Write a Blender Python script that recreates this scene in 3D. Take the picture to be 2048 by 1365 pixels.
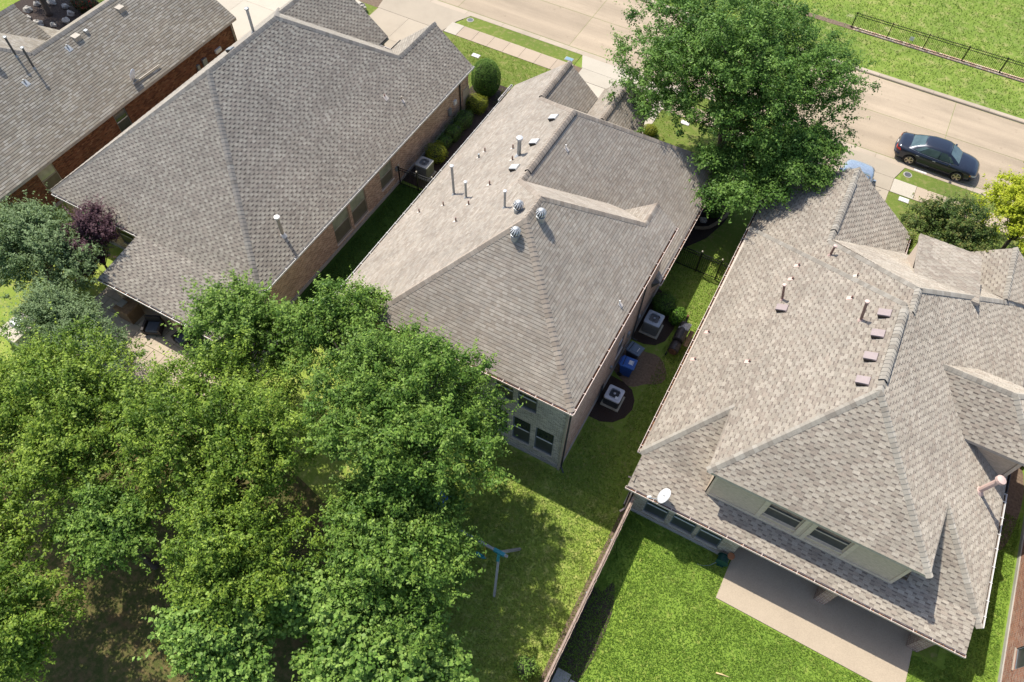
import bpy, math, random
import numpy as np
from mathutils import Vector, Matrix

random.seed(7)
rng = np.random.default_rng(7)
scene = bpy.context.scene
for o in list(bpy.data.objects):
    bpy.data.objects.remove(o, do_unlink=True)
col = scene.collection
R = math.radians

# ------------------------------------------------------------------ camera
cam_d = bpy.data.cameras.new('drone_camera')
cam = bpy.data.objects.new('drone_camera', cam_d)
col.objects.link(cam)
cam_d.sensor_width = 36.0
cam_d.lens = 1480.43 / 2048.0 * 36.0
cam_d.clip_start = 0.5
cam_d.clip_end = 600
_yaw, _pit, _rol = R(-26.3213), R(56.4578), R(2.6093)
_f = Vector((math.sin(_yaw) * math.cos(_pit), math.cos(_yaw) * math.cos(_pit), -math.sin(_pit)))
_r = Vector((math.cos(_yaw), -math.sin(_yaw), 0))
_u = _r.cross(_f)
_r2 = math.cos(_rol) * _r + math.sin(_rol) * _u
_u2 = -math.sin(_rol) * _r + math.cos(_rol) * _u
cam.matrix_world = Matrix(((_r2.x, _u2.x, -_f.x, 0), (_r2.y, _u2.y, -_f.y, 0), (_r2.z, _u2.z, -_f.z, 31.53), (0, 0, 0, 1)))
scene.camera = cam

# ------------------------------------------------------------------ sky, sun, exposure
SUNDIR = Vector((-0.565, 0.215, 1.0)).normalized()        # towards the sun
world = bpy.data.worlds.new('World')
scene.world = world
world.use_nodes = True
wn = world.node_tree
bg = wn.nodes['Background']
sky = wn.nodes.new('ShaderNodeTexSky')
sky.sky_type = 'NISHITA'
sky.sun_disc = False
sky.sun_elevation = math.asin(SUNDIR.z)
sky.sun_rotation = math.atan2(SUNDIR.x, SUNDIR.y)
sky.air_density = 0.8
sky.dust_density = 1.5
sky.ozone_density = 0.5
wn.links.new(sky.outputs[0], bg.inputs[0])
bg.inputs[1].default_value = 0.15
sun_d = bpy.data.lights.new('sun', 'SUN')
sun_d.energy = 3.9
sun_d.angle = R(0.53)
sun_d.color = (1.0, 0.95, 0.865)
sun = bpy.data.objects.new('sun', sun_d)
col.objects.link(sun)
sun.rotation_euler = SUNDIR.to_track_quat('Z', 'Y').to_euler()
scene.view_settings.view_transform = 'Standard'
scene.view_settings.look = 'None'
scene.view_settings.exposure = 0.68
scene.view_settings.gamma = 1.0
scene.render.engine = 'CYCLES'

# ------------------------------------------------------------------ materials
MATS = {}
def nodes_of(name):
    m = bpy.data.materials.new(name)
    m.use_nodes = True
    nt = m.node_tree
    return m, nt, nt.nodes['Principled BSDF'], nt.links

def N(nt, t, **kw):
    n = nt.nodes.new(t)
    for k, v in kw.items():
        setattr(n, k, v)
    return n

def noise(nt, scale, detail=4, rough=.55, vec=None):
    n = N(nt, 'ShaderNodeTexNoise')
    n.inputs['Scale'].default_value = scale
    n.inputs['Detail'].default_value = detail
    n.inputs['Roughness'].default_value = rough
    if vec is not None:
        nt.links.new(vec, n.inputs['Vector'])
    return n

def ramp(nt, fac, stops):
    r = N(nt, 'ShaderNodeValToRGB')
    e = r.color_ramp.elements
    while len(e) < len(stops):
        e.new(0.5)
    for i, (p, c) in enumerate(stops):
        e[i].position = p
        e[i].color = (c[0], c[1], c[2], 1)
    nt.links.new(fac, r.inputs[0])
    return r

def mixc(nt, a, b, fac, mode='MIX'):
    m = N(nt, 'ShaderNodeMix', data_type='RGBA', blend_type=mode)
    for sock, v in ((0, fac), (6, a), (7, b)):
        if isinstance(v, (float, int)):
            m.inputs[sock].default_value = v
        elif isinstance(v, tuple):
            m.inputs[sock].default_value = (v[0], v[1], v[2], 1)
        else:
            nt.links.new(v, m.inputs[sock])
    return m.outputs[2]

def bump(nt, h, strength, dist, bsdf):
    b = N(nt, 'ShaderNodeBump')
    b.inputs['Strength'].default_value = strength
    b.inputs['Distance'].default_value = dist
    nt.links.new(h, b.inputs['Height'])
    nt.links.new(b.outputs[0], bsdf.inputs['Normal'])

def gcoord(nt):
    return N(nt, 'ShaderNodeNewGeometry').outputs['Position']

def plain(name, c, rough=.6, metal=0., var=.12, scale=6., spec=.5, bmp=0.):
    if name in MATS:
        return MATS[name]
    m, nt, b, L = nodes_of(name)
    pos = gcoord(nt)
    n = noise(nt, scale, 5, .6, pos)
    lo = tuple(x * (1 - var) for x in c)
    hi = tuple(min(1, x * (1 + var)) for x in c)
    r = ramp(nt, n.outputs[0], [(.3, lo), (.7, hi)])
    L.new(r.outputs[0], b.inputs['Base Color'])
    b.inputs['Roughness'].default_value = rough
    b.inputs['Metallic'].default_value = metal
    b.inputs['Specular IOR Level'].default_value = spec
    if bmp:
        n2 = noise(nt, scale * 12, 3, .6, pos)
        bump(nt, n2.outputs[0], .5, bmp, b)
    MATS[name] = m
    return m

def attr_mat(name, rough=.9, fine=60., amount=.35, broad=.5, spec=.25, bmp=.006, tint=(1, 1, 1)):
    """colour attribute of the piece, with granule speckle and slow weathering"""
    m, nt, b, L = nodes_of(name)
    a = N(nt, 'ShaderNodeAttribute', attribute_name='Col')
    pos = gcoord(nt)
    n1 = noise(nt, fine, 3, .7, pos)
    n2 = noise(nt, .55, 4, .6, pos)
    r1 = ramp(nt, n1.outputs[0], [(.25, (1 - amount,) * 3), (.75, (1 + amount,) * 3)])
    r2 = ramp(nt, n2.outputs[0], [(.3, (1 - .26 * broad,) * 3), (.7, (1 + .18 * broad,) * 3)])
    c = mixc(nt, a.outputs['Color'], r1.outputs[0], 1., 'MULTIPLY')
    c = mixc(nt, c, r2.outputs[0], 1., 'MULTIPLY')
    c = mixc(nt, c, tint, 1., 'MULTIPLY')
    L.new(c, b.inputs['Base Color'])
    b.inputs['Roughness'].default_value = rough
    b.inputs['Diffuse Roughness'].default_value = 1.
    b.inputs['Specular IOR Level'].default_value = spec
    if bmp:
        bump(nt, n1.outputs[0], .6, bmp, b)
    return m

def cap_mat(name, stops):
    m, nt, b, L = nodes_of(name)
    oi = N(nt, 'ShaderNodeObjectInfo')
    pos = gcoord(nt)
    n1 = noise(nt, 50, 3, .7, pos)
    k = len(stops)
    r = ramp(nt, oi.outputs['Random'], [(i / max(1, k - 1), c) for i, c in enumerate(stops)])
    r1 = ramp(nt, n1.outputs[0], [(.25, (.75,) * 3), (.75, (1.2,) * 3)])
    c = mixc(nt, r.outputs[0], r1.outputs[0], 1., 'MULTIPLY')
    L.new(c, b.inputs['Base Color'])
    b.inputs['Roughness'].default_value = .92
    b.inputs['Diffuse Roughness'].default_value = 1.
    b.inputs['Specular IOR Level'].default_value = .2
    bump(nt, n1.outputs[0], .5, .006, b)
    return m

def brick_mat(name, c1, c2, c3, mortar, dirt=.25, msize=.011):
    m, nt, b, L = nodes_of(name)
    uv = N(nt, 'ShaderNodeUVMap')
    bt = N(nt, 'ShaderNodeTexBrick')
    bt.offset = .5
    bt.inputs['Scale'].default_value = 1.
    bt.inputs['Brick Width'].default_value = .205
    bt.inputs['Row Height'].default_value = .077
    bt.inputs['Mortar Size'].default_value = msize
    bt.inputs['Mortar Smooth'].default_value = .15
    bt.inputs['Bias'].default_value = -.1
    bt.inputs['Color1'].default_value = (*c1, 1)
    bt.inputs['Color2'].default_value = (*c2, 1)
    bt.inputs['Mortar'].default_value = (*mortar, 1)
    L.new(uv.outputs[0], bt.inputs['Vector'])
    # second brick layer of the same bond picks the odd burnt or pale brick
    bt2 = N(nt, 'ShaderNodeTexBrick')
    bt2.offset = .5
    for k, v in (('Scale', 1.), ('Brick Width', .205), ('Row Height', .077), ('Mortar Size', 0.), ('Bias', -.6)):
        bt2.inputs[k].default_value = v
    bt2.inputs['Color1'].default_value = (0, 0, 0, 1)
    bt2.inputs['Color2'].default_value = (1, 1, 1, 1)
    mp = N(nt, 'ShaderNodeMapping')
    mp.inputs['Location'].default_value = (.205 * 40, .077 * 62, 0)
    L.new(uv.outputs[0], mp.inputs[0])
    L.new(mp.outputs[0], bt2.inputs['Vector'])
    c = mixc(nt, bt.outputs['Color'], c3, bt2.outputs['Color'])
    c = mixc(nt, c, mortar, bt.outputs['Fac'])
    pos = gcoord(nt)
    n1 = noise(nt, 1.3, 5, .6, pos)
    n2 = noise(nt, 30, 3, .7, pos)
    r1 = ramp(nt, n1.outputs[0], [(.3, (1 - dirt,) * 3), (.7, (1.08,) * 3)])
    r2 = ramp(nt, n2.outputs[0], [(.3, (.82,) * 3), (.7, (1.15,) * 3)])
    c = mixc(nt, c, r1.outputs[0], 1., 'MULTIPLY')
    c = mixc(nt, c, r2.outputs[0], 1., 'MULTIPLY')
    L.new(c, b.inputs['Base Color'])
    b.inputs['Roughness'].default_value = .93
    b.inputs['Specular IOR Level'].default_value = .2
    inv = N(nt, 'ShaderNodeMath', operation='SUBTRACT')
    inv.inputs[0].default_value = 1.
    L.new(bt.outputs['Fac'], inv.inputs[1])
    bump(nt, inv.outputs[0], .9, .012, b)
    return m

def concrete_mat(name, c, stain=.18, scale=.7, speck=40, rough=.85, spv=.12, bmp=.003, stretch=None):
    m, nt, b, L = nodes_of(name)
    pos = gcoord(nt)
    v = pos
    if stretch:
        mp = N(nt, 'ShaderNodeMapping')
        mp.inputs['Scale'].default_value = stretch
        L.new(pos, mp.inputs[0])
        v = mp.outputs[0]
    n1 = noise(nt, scale, 6, .65, v)
    n2 = noise(nt, speck, 3, .7, pos)
    oi = N(nt, 'ShaderNodeObjectInfo')
    r0 = ramp(nt, oi.outputs['Random'], [(0, (.93,) * 3), (1, (1.06,) * 3)])
    r1 = ramp(nt, n1.outputs[0], [(.25, tuple(x * (1 - stain) for x in c)), (.5, c), (.8, tuple(min(1, x * (1 + stain * .55)) for x in c))])
    r2 = ramp(nt, n2.outputs[0], [(.3, (1 - spv,) * 3), (.7, (1 + spv,) * 3)])
    k = mixc(nt, r1.outputs[0], r2.outputs[0], 1., 'MULTIPLY')
    k = mixc(nt, k, r0.outputs[0], 1., 'MULTIPLY')
    if stretch:      # traffic: tyre darkened lanes and the odd oil spot
        mp2 = N(nt, 'ShaderNodeMapping')
        mp2.inputs['Scale'].default_value = (.05, 1.1, 1)
        L.new(pos, mp2.inputs[0])
        n3 = noise(nt, .9, 5, .6, mp2.outputs[0])
        k = mixc(nt, k, ramp(nt, n3.outputs[0], [(.35, (.86,) * 3), (.65, (1.06,) * 3)]).outputs[0], 1., 'MULTIPLY')
        n4 = noise(nt, 1.7, 3, .5, pos)
        k = mixc(nt, k, ramp(nt, n4.outputs[0], [(.66, (1, 1, 1)), (.76, (.78, .77, .76))]).outputs[0], 1., 'MULTIPLY')
    L.new(k, b.inputs['Base Color'])
    b.inputs['Roughness'].default_value = rough
    b.inputs['Specular IOR Level'].default_value = .25
    bump(nt, n2.outputs[0], .4, bmp, b)
    return m

def lawn_mat(name, green, light, dry, soil, dry_amt=.5, soil_amt=.35, scale=.5):
    """turf: mottled blades, dry patches, bare soil patches"""
    m, nt, b, L = nodes_of(name)
    pos = gcoord(nt)
    big = noise(nt, scale, 6, .62, pos)
    mid = noise(nt, scale * 5.5, 5, .65, pos)
    fine = noise(nt, 17, 4, .75, pos)
    fine2 = noise(nt, 55, 3, .75, pos)
    g = mixc(nt, green, light, ramp(nt, fine.outputs[0], [(.25, (0, 0, 0)), (.75, (1, 1, 1))]).outputs[0])
    md = ramp(nt, mid.outputs[0], [(.66 - .3 * dry_amt, (0, 0, 0)), (.86 - .25 * dry_amt, (.85, .85, .85))])
    g = mixc(nt, g, dry, md.outputs[0])
    sd = ramp(nt, big.outputs[0], [(.78 - .35 * soil_amt, (0, 0, 0)), (.9 - .3 * soil_amt, (.9, .9, .9))])
    g = mixc(nt, g, soil, sd.outputs[0])
    f2 = ramp(nt, fine2.outputs[0], [(.28, (.72,) * 3), (.72, (1.2,) * 3)])
    bigv = noise(nt, .16, 5, .6, pos)
    g = mixc(nt, g, ramp(nt, bigv.outputs[0], [(.3, (.8, .84, .8)), (.7, (1.2, 1.14, 1.05))]).outputs[0], 1., 'MULTIPLY')
    g = mixc(nt, g, f2.outputs[0], 1., 'MULTIPLY')
    L.new(g, b.inputs['Base Color'])
    b.inputs['Roughness'].default_value = .95
    b.inputs['Specular IOR Level'].default_value = .12
    hh = mixc(nt, fine.outputs[0], fine2.outputs[0], .5)
    bump(nt, hh, .6, .02, b)
    return m

def leaf_mat(name, rough=.5, trans=.24, spec=.18):
    m, nt, b, L = nodes_of(name)
    a = N(nt, 'ShaderNodeAttribute', attribute_name='Col')
    L.new(a.outputs['Color'], b.inputs['Base Color'])
    b.inputs['Roughness'].default_value = rough
    b.inputs['Specular IOR Level'].default_value = spec
    t = N(nt, 'ShaderNodeBsdfTranslucent')
    tc = mixc(nt, a.outputs['Color'], (1.35, 1.4, .5), 1., 'MULTIPLY')
    L.new(tc, t.inputs[0])
    mx = N(nt, 'ShaderNodeMixShader')
    mx.inputs[0].default_value = trans
    L.new(b.outputs[0], mx.inputs[1])
    L.new(t.outputs[0], mx.inputs[2])
    L.new(mx.outputs[0], nt.nodes['Material Output'].inputs[0])
    return m

def bark_mat(name, c):
    m, nt, b, L = nodes_of(name)
    pos = gcoord(nt)
    mp = N(nt, 'ShaderNodeMapping')
    mp.inputs['Scale'].default_value = (1, 1, .25)
    L.new(pos, mp.inputs[0])
    n = noise(nt, 22, 5, .7, mp.outputs[0])
    r = ramp(nt, n.outputs[0], [(.3, tuple(x * .45 for x in c)), (.7, tuple(x * 1.3 for x in c))])
    L.new(r.outputs[0], b.inputs['Base Color'])
    b.inputs['Roughness'].default_value = .95
    bump(nt, n.outputs[0], .8, .03, b)
    return m

def glass_mat(name, c=(.02, .028, .03), rough=.04):
    m, nt, b, L = nodes_of(name)
    pos = gcoord(nt)
    n = noise(nt, 1.7, 3, .5, pos)
    r = ramp(nt, n.outputs[0], [(.3, tuple(x * .7 for x in c)), (.7, tuple(x * 1.35 for x in c))])
    L.new(r.outputs[0], b.inputs['Base Color'])
    b.inputs['Roughness'].default_value = rough
    b.inputs['Specular IOR Level'].default_value = .8
    n2 = noise(nt, 3, 2, .5, pos)
    bump(nt, n2.outputs[0], .05, .02, b)
    return m

def wood_mat(name, c, stretch=(1, 1, 14)):
    m, nt, b, L = nodes_of(name)
    tc = N(nt, 'ShaderNodeTexCoord')
    mp = N(nt, 'ShaderNodeMapping')
    mp.inputs['Scale'].default_value = stretch
    L.new(tc.outputs['Object'], mp.inputs[0])
    n = noise(nt, 6, 5, .65, mp.outputs[0])
    oi = N(nt, 'ShaderNodeObjectInfo')
    r0 = ramp(nt, oi.outputs['Random'], [(0, (.8,) * 3), (1, (1.15,) * 3)])
    r = ramp(nt, n.outputs[0], [(.3, tuple(x * .6 for x in c)), (.7, tuple(x * 1.25 for x in c))])
    k = mixc(nt, r.outputs[0], r0.outputs[0], 1., 'MULTIPLY')
    L.new(k, b.inputs['Base Color'])
    b.inputs['Roughness'].default_value = .85
    bump(nt, n.outputs[0], .4, .005, b)
    return m

def siding_mat(name, c):
    m, nt, b, L = nodes_of(name)
    pos = gcoord(nt)
    mp = N(nt, 'ShaderNodeMapping')
    mp.inputs['Scale'].default_value = (2.5, 2.5, 16)
    L.new(pos, mp.inputs[0])
    n = noise(nt, 2.0, 5, .65, mp.outputs[0])
    r = ramp(nt, n.outputs[0], [(.3, tuple(x * .72 for x in c)), (.7, tuple(x * 1.15 for x in c))])
    L.new(r.outputs[0], b.inputs['Base Color'])
    b.inputs['Roughness'].default_value = .8
    return m

M_shR = attr_mat('shingles_of_the_right_house', fine=45)
M_cap = dict(
    M=cap_mat('cap_shingle_tan', [(.29, .24, .19), (.39, .33, .265), (.33, .275, .22), (.43, .37, .30)]),
    R=cap_mat('cap_shingle_grey_taupe', [(.26, .23, .19), (.37, .34, .285), (.30, .27, .225), (.40, .37, .315)]),
    L=cap_mat('cap_shingle_grey', [(.25, .225, .19), (.34, .31, .27), (.28, .255, .22), (.36, .335, .29)]))
M_brickM = brick_mat('brick_warm_buff', (.33, .20, .145), (.58, .41, .315), (.19, .125, .10), (.58, .50, .42), dirt=.15)
M_brickMr = brick_mat('brick_grey_buff', (.26, .235, .195), (.58, .53, .445), (.085, .085, .09), (.60, .565, .50), dirt=.1)
M_brickR = brick_mat('brick_cream_and_rust', (.27, .21, .155), (.52, .45, .36), (.19, .07, .045), (.48, .44, .37), dirt=.2)
M_brickL = brick_mat('brick_brown', (.28, .145, .085), (.62, .41, .275), (.14, .08, .06), (.64, .54, .43), dirt=.12)
M_brickC = brick_mat('column_brick_rust', (.22, .11, .075), (.44, .31, .23), (.13, .065, .05), (.56, .50, .42), dirt=.15)
M_brickL0 = brick_mat('brick_dark_russet', (.12, .04, .02), (.32, .13, .06), (.40, .24, .12), (.14, .095, .07), dirt=.25)
M_brickN = brick_mat('brick_red', (.24, .085, .05), (.42, .185, .11), (.46, .37, .30), (.38, .31, .25), dirt=.2)
M_deck = plain('fascia_paint', (.42, .37, .31), .7)
M_white = plain('white_paint', (.72, .70, .66), .5, var=.06)
M_cream = plain('cream_gutter_metal', (.66, .54, .47), .45, var=.08)
M_gutL = plain('pale_gutter_metal', (.62, .60, .56), .45, var=.08)
M_gutin = plain('gutter_dirt', (.07, .045, .03), .95, var=.5, scale=14)
M_debris = plain('dead_leaves', (.28, .13, .05), .95, var=.6, scale=25)
M_found = concrete_mat('foundation_concrete', (.36, .34, .30), .25)
M_glass = glass_mat('window_glass')
M_glassb = glass_mat('window_glass_over_blinds', (.30, .325, .235), .1)
M_screen = plain('insect_screen', (.045, .05, .05), .35, var=.25, scale=3)
M_screenb = plain('tan_insect_screen', (.13, .12, .085), .45, var=.2, scale=3)
M_frame = plain('window_frame_tan', (.34, .30, .24), .55)
M_framed = plain('window_frame_bluegrey', (.13, .15, .165), .5)
M_sid = siding_mat('olive_grey_siding', (.56, .45, .33))
M_trim = plain('taupe_trim', (.60, .495, .375), .6)
M_galv = plain('galvanised_metal', (.30, .32, .33), .45, .5, var=.18, scale=10)
M_galvd = plain('dark_sheet_metal', (.06, .065, .07), .5, .3)
M_turb = plain('spun_aluminium', (.48, .49, .49), .5, .25, var=.1)
M_pvc = plain('white_pvc', (.68, .66, .62), .45, var=.06)
M_pink = plain('faded_terracotta_paint', (.55, .40, .345), .6, var=.1)
M_pinkd = plain('brown_pipe_paint', (.21, .125, .10), .55, var=.15)
M_vent = plain('mauve_vent_metal', (.27, .215, .205), .55, var=.08)
M_black = plain('black_iron', (.012, .012, .013), .45, .4)
M_rubber = plain('black_rubber', (.018, .018, .018), .8)
M_drive = concrete_mat('driveway_concrete', (.37, .315, .24), .10, .6)
M_walk = concrete_mat('sidewalk_concrete', (.38, .305, .225), .10, .8)
M_slabw = concrete_mat('pale_new_concrete', (.43, .385, .31), .08, .8)
M_road = concrete_mat('street_concrete', (.36, .288, .205), .26, .35, 25, stretch=(.35, 1, 1))
M_patio = concrete_mat('pebble_patio_concrete', (.385, .315, .23), .09, .9, 30, spv=.13)
M_stone = concrete_mat('tan_flagstone', (.42, .35, .26), .25, 1.5)
M_pad = concrete_mat('equipment_pad', (.38, .35, .27), .2, 2.)
M_kerb = concrete_mat('kerb_concrete', (.38, .315, .24), .15, .8)
M_mulch = plain('dark_mulch', (.035, .022, .016), .95, var=.7, scale=30, bmp=.03)
M_soil = plain('bare_soil', (.15, .105, .07), .95, var=.35, scale=9, bmp=.02)
M_lawnR = lawn_mat('lawn_lush', (.145, .245, .034), (.215, .30, .05), (.33, .34, .10), (.28, .22, .14), .4, .06)
M_lawnM = lawn_mat('lawn_mixed', (.17, .26, .042), (.275, .335, .07), (.42, .40, .15), (.31, .24, .15), .6, .15)
M_lawnS = lawn_mat('lawn_side', (.12, .20, .032), (.195, .255, .05), (.29, .27, .11), (.28, .205, .14), .5, .42, .8)
M_lawnF = lawn_mat('lawn_front', (.095, .15, .028), (.165, .20, .046), (.26, .225, .10), (.24, .19, .12), .55, .1)
M_park = lawn_mat('park_turf', (.125, .20, .036), (.195, .26, .052), (.33, .315, .135), (.50, .43, .30), .55, .34, .28)
M_leaf = leaf_mat('foliage')
M_leafm = leaf_mat('foliage_matt', .65, .28, .2)
M_grassb = leaf_mat('grass_blades', .6, .25, .2)
M_bark = bark_mat('oak_bark', (.10, .075, .055))
M_bark2 = bark_mat('grey_bark', (.17, .145, .12))
M_fence = wood_mat('weathered_cedar', (.34, .25, .195))
M_wood = wood_mat('grey_lumber', (.34, .33, .31))
M_woodb = wood_mat('brown_lumber', (.24, .15, .08))

# ------------------------------------------------------------------ geometry helpers
class MB:
    """collects faces; build() links them as ONE mesh object"""
    def __init__(s):
        s.v, s.f, s.uv = [], [], {}
    def add(s, pts, faces):
        k = len(s.v)
        s.v += [tuple(p) for p in pts]
        s.f += [tuple(i + k for i in f) for f in faces]
        return s
    def quad(s, a, b, c, d, uv=None):
        s.add([a, b, c, d], [(0, 1, 2, 3)])
        if uv:
            s.uv[len(s.f) - 1] = uv
        return s
    def box(s, x0, y0, z0, x1, y1, z1):
        p = [(x0, y0, z0), (x1, y0, z0), (x1, y1, z0), (x0, y1, z0), (x0, y0, z1), (x1, y0, z1), (x1, y1, z1), (x0, y1, z1)]
        return s.add(p, [(3, 2, 1, 0), (4, 5, 6, 7), (0, 1, 5, 4), (1, 2, 6, 5), (2, 3, 7, 6), (3, 0, 4, 7)])
    def frus(s, cx, cy, z0, z1, a0, b0, a1, b1):
        p = [(cx - a0, cy - b0, z0), (cx + a0, cy - b0, z0), (cx + a0, cy + b0, z0), (cx - a0, cy + b0, z0),
             (cx - a1, cy - b1, z1), (cx + a1, cy - b1, z1), (cx + a1, cy + b1, z1), (cx - a1, cy + b1, z1)]
        return s.add(p, [(3, 2, 1, 0), (4, 5, 6, 7), (0, 1, 5, 4), (1, 2, 6, 5), (2, 3, 7, 6), (3, 0, 4, 7)])
    def beam(s, a, b, w, h, up=(0, 0, 1)):
        a, b = Vector(a), Vector(b)
        d = (b - a).normalized()
        x = d.cross(Vector(up))
        if x.length < 1e-4:
            x = d.cross(Vector((1, 0, 0)))
        x.normalize()
        y = x.cross(d)
        x, y = x * w / 2, y * h / 2
        p = [a - x - y, a + x - y, a + x + y, a - x + y, b - x - y, b + x - y, b + x + y, b - x + y]
        return s.add(p, [(3, 2, 1, 0), (4, 5, 6, 7), (0, 1, 5, 4), (1, 2, 6, 5), (2, 3, 7, 6), (3, 0, 4, 7)])
    def tube(s, pts, radii, n=8, cap=True):
        pts = [Vector(p) for p in pts]
        rings = []
        ref = Vector((.31, .87, .38))
        for i, p in enumerate(pts):
            d = (pts[min(i + 1, len(pts) - 1)] - pts[max(i - 1, 0)]).normalized()
            x = d.cross(ref)
            if x.length < .05:
                x = d.cross(Vector((1, 0, 0)))
            x.normalize()
            y = d.cross(x)
            r = radii[i] if hasattr(radii, '__len__') else radii
            rings.append([p + (x * math.cos(t) + y * math.sin(t)) * r for t in [2 * math.pi * j / n for j in range(n)]])
        P = [q for ring in rings for q in ring]
        F = []
        for i in range(len(pts) - 1):
            for j in range(n):
                F.append((i * n + j, i * n + (j + 1) % n, (i + 1) * n + (j + 1) % n, (i + 1) * n + j))
        if cap:
            F.append(tuple(range(n - 1, -1, -1)))
            F.append(tuple((len(pts) - 1) * n + j for j in range(n)))
        return s.add(P, F)
    def lathe(s, c, prof, n=16, axis='Z'):
        """prof: (radius, height) pairs"""
        P, F = [], []
        for r, h in prof:
            for j in range(n):
                t = 2 * math.pi * j / n
                a, b = r * math.cos(t), r * math.sin(t)
                P.append((c[0] + a, c[1] + b, c[2] + h) if axis == 'Z' else ((c[0] + a, c[1] + h, c[2] + b) if axis == 'Y' else (c[0] + h, c[1] + a, c[2] + b)))
        for i in range(len(prof) - 1):
            for j in range(n):
                F.append((i * n + j, i * n + (j + 1) % n, (i + 1) * n + (j + 1) % n, (i + 1) * n + j))
        F.append(tuple(range(n - 1, -1, -1)))
        F.append(tuple((len(prof) - 1) * n + j for j in range(n)))
        return s.add(P, F)
    def prism(s, poly, z0, z1):
        n = len(poly)
        P = [(x, y, z0) for x, y in poly] + [(x, y, z1) for x, y in poly]
        F = [tuple(range(n - 1, -1, -1)), tuple(range(n, 2 * n))]
        F += [(i, (i + 1) % n, n + (i + 1) % n, n + i) for i in range(n)]
        return s.add(P, F)

def world_off(parent):
    o = Vector((0, 0, 0))
    while parent is not None:
        o += Vector(parent.location)
        parent = parent.parent
    return o

def link(o, parent=None):
    col.objects.link(o)
    if parent is not None:
        o.parent = parent
    return o

def obj(name, mb, mat, parent=None, smooth=False, local=False, loc=None, kind=None):
    off = Vector((0, 0, 0)) if local else world_off(parent)
    if loc is not None:
        off = off + Vector(loc)
    me = bpy.data.meshes.new(name)
    me.from_pydata([(p[0] - off[0], p[1] - off[1], p[2] - off[2]) for p in mb.v], [], mb.f)
    if mb.uv:
        u = me.uv_layers.new(name='UVMap')
        for pi, poly in enumerate(me.polygons):
            if pi in mb.uv:
                for li, c in zip(poly.loop_indices, mb.uv[pi]):
                    u.data[li].uv = c
    if mat is not None:
        me.materials.append(mat)
    if smooth:
        me.polygons.foreach_set('use_smooth', [True] * len(me.polygons))
    o = bpy.data.objects.new(name, me)
    link(o, parent)
    if loc is not None:
        o.location = loc
    if kind:
        o['kind'] = kind
    return o

def np_mesh(name, V, F, C, mat, parent=None, kind=None, smooth=False):
    """V (n,3) world coords, F (m,k) same-size faces, C (n,3) point colours"""
    off = np.array(world_off(parent))
    V = np.asarray(V, dtype=np.float64) - off
    F = np.asarray(F, dtype=np.int32)
    me = bpy.data.meshes.new(name)
    k = F.shape[1]
    me.vertices.add(len(V))
    me.vertices.foreach_set('co', V.astype(np.float32).ravel())
    me.loops.add(F.size)
    me.loops.foreach_set('vertex_index', F.ravel())
    me.polygons.add(len(F))
    me.polygons.foreach_set('loop_start', np.arange(0, F.size, k, dtype=np.int32))
    me.polygons.foreach_set('loop_total', np.full(len(F), k, dtype=np.int32))
    if smooth:
        me.polygons.foreach_set('use_smooth', np.ones(len(F), dtype=bool))
    a = me.color_attributes.new('Col', 'FLOAT_COLOR', 'POINT')
    cc = np.ones((len(V), 4), dtype=np.float32)
    cc[:, :3] = C
    a.data.foreach_set('color', cc.ravel())
    me.materials.append(mat)
    me.update(calc_edges=True)
    o = bpy.data.objects.new(name, me)
    link(o, parent)
    if kind:
        o['kind'] = kind
    return o

def tag(o, label=None, cat=None, group=None, kind=None):
    for k, v in (('label', label), ('category', cat), ('group', group), ('kind', kind)):
        if v:
            o[k] = v
    return o

def thing(name, label, cat, loc=(0, 0, 0), rz=0., group=None):
    o = bpy.data.objects.new(name, None)
    o.empty_display_size = .3
    link(o)
    o.location = loc
    o.rotation_euler = (0, 0, rz)
    return tag(o, label, cat, group)

def dup(root, loc, label, rz=None):
    def cp(o, par):
        c = o.copy()
        link(c, par)
        for ch in o.children:
            cp(ch, c)
        return c
    c = cp(root, None)
    c.location = loc
    if rz is not None:
        c.rotation_euler = (0, 0, rz)
    c['label'] = label
    return c

def sheet(name, poly, z, mat, kind='structure', label=None, cat=None, parent=None, t=None):
    mb = MB()
    if t:
        mb.prism(poly, z - t, z)
    else:
        mb.add([(x, y, z) for x, y in poly], [tuple(range(len(poly)))])
    o = obj(name, mb, mat, parent)
    return tag(o, label, cat, None, kind if parent is None else None)

def blob(cx, cy, rx, ry, n=28, wob=.12, seed=0, rot=0.):
    r = random.Random(seed)
    ph = [r.uniform(0, 6.28) for _ in range(4)]
    out = []
    for i in range(n):
        t = 2 * math.pi * i / n
        k = 1 + wob * (.5 * math.sin(2 * t + ph[0]) + .35 * math.sin(3 * t + ph[1]) + .25 * math.sin(5 * t + ph[2]))
        a, b = rx * k * math.cos(t), ry * k * math.sin(t)
        out.append((cx + a * math.cos(rot) - b * math.sin(rot), cy + a * math.sin(rot) + b * math.cos(rot)))
    return out

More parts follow.
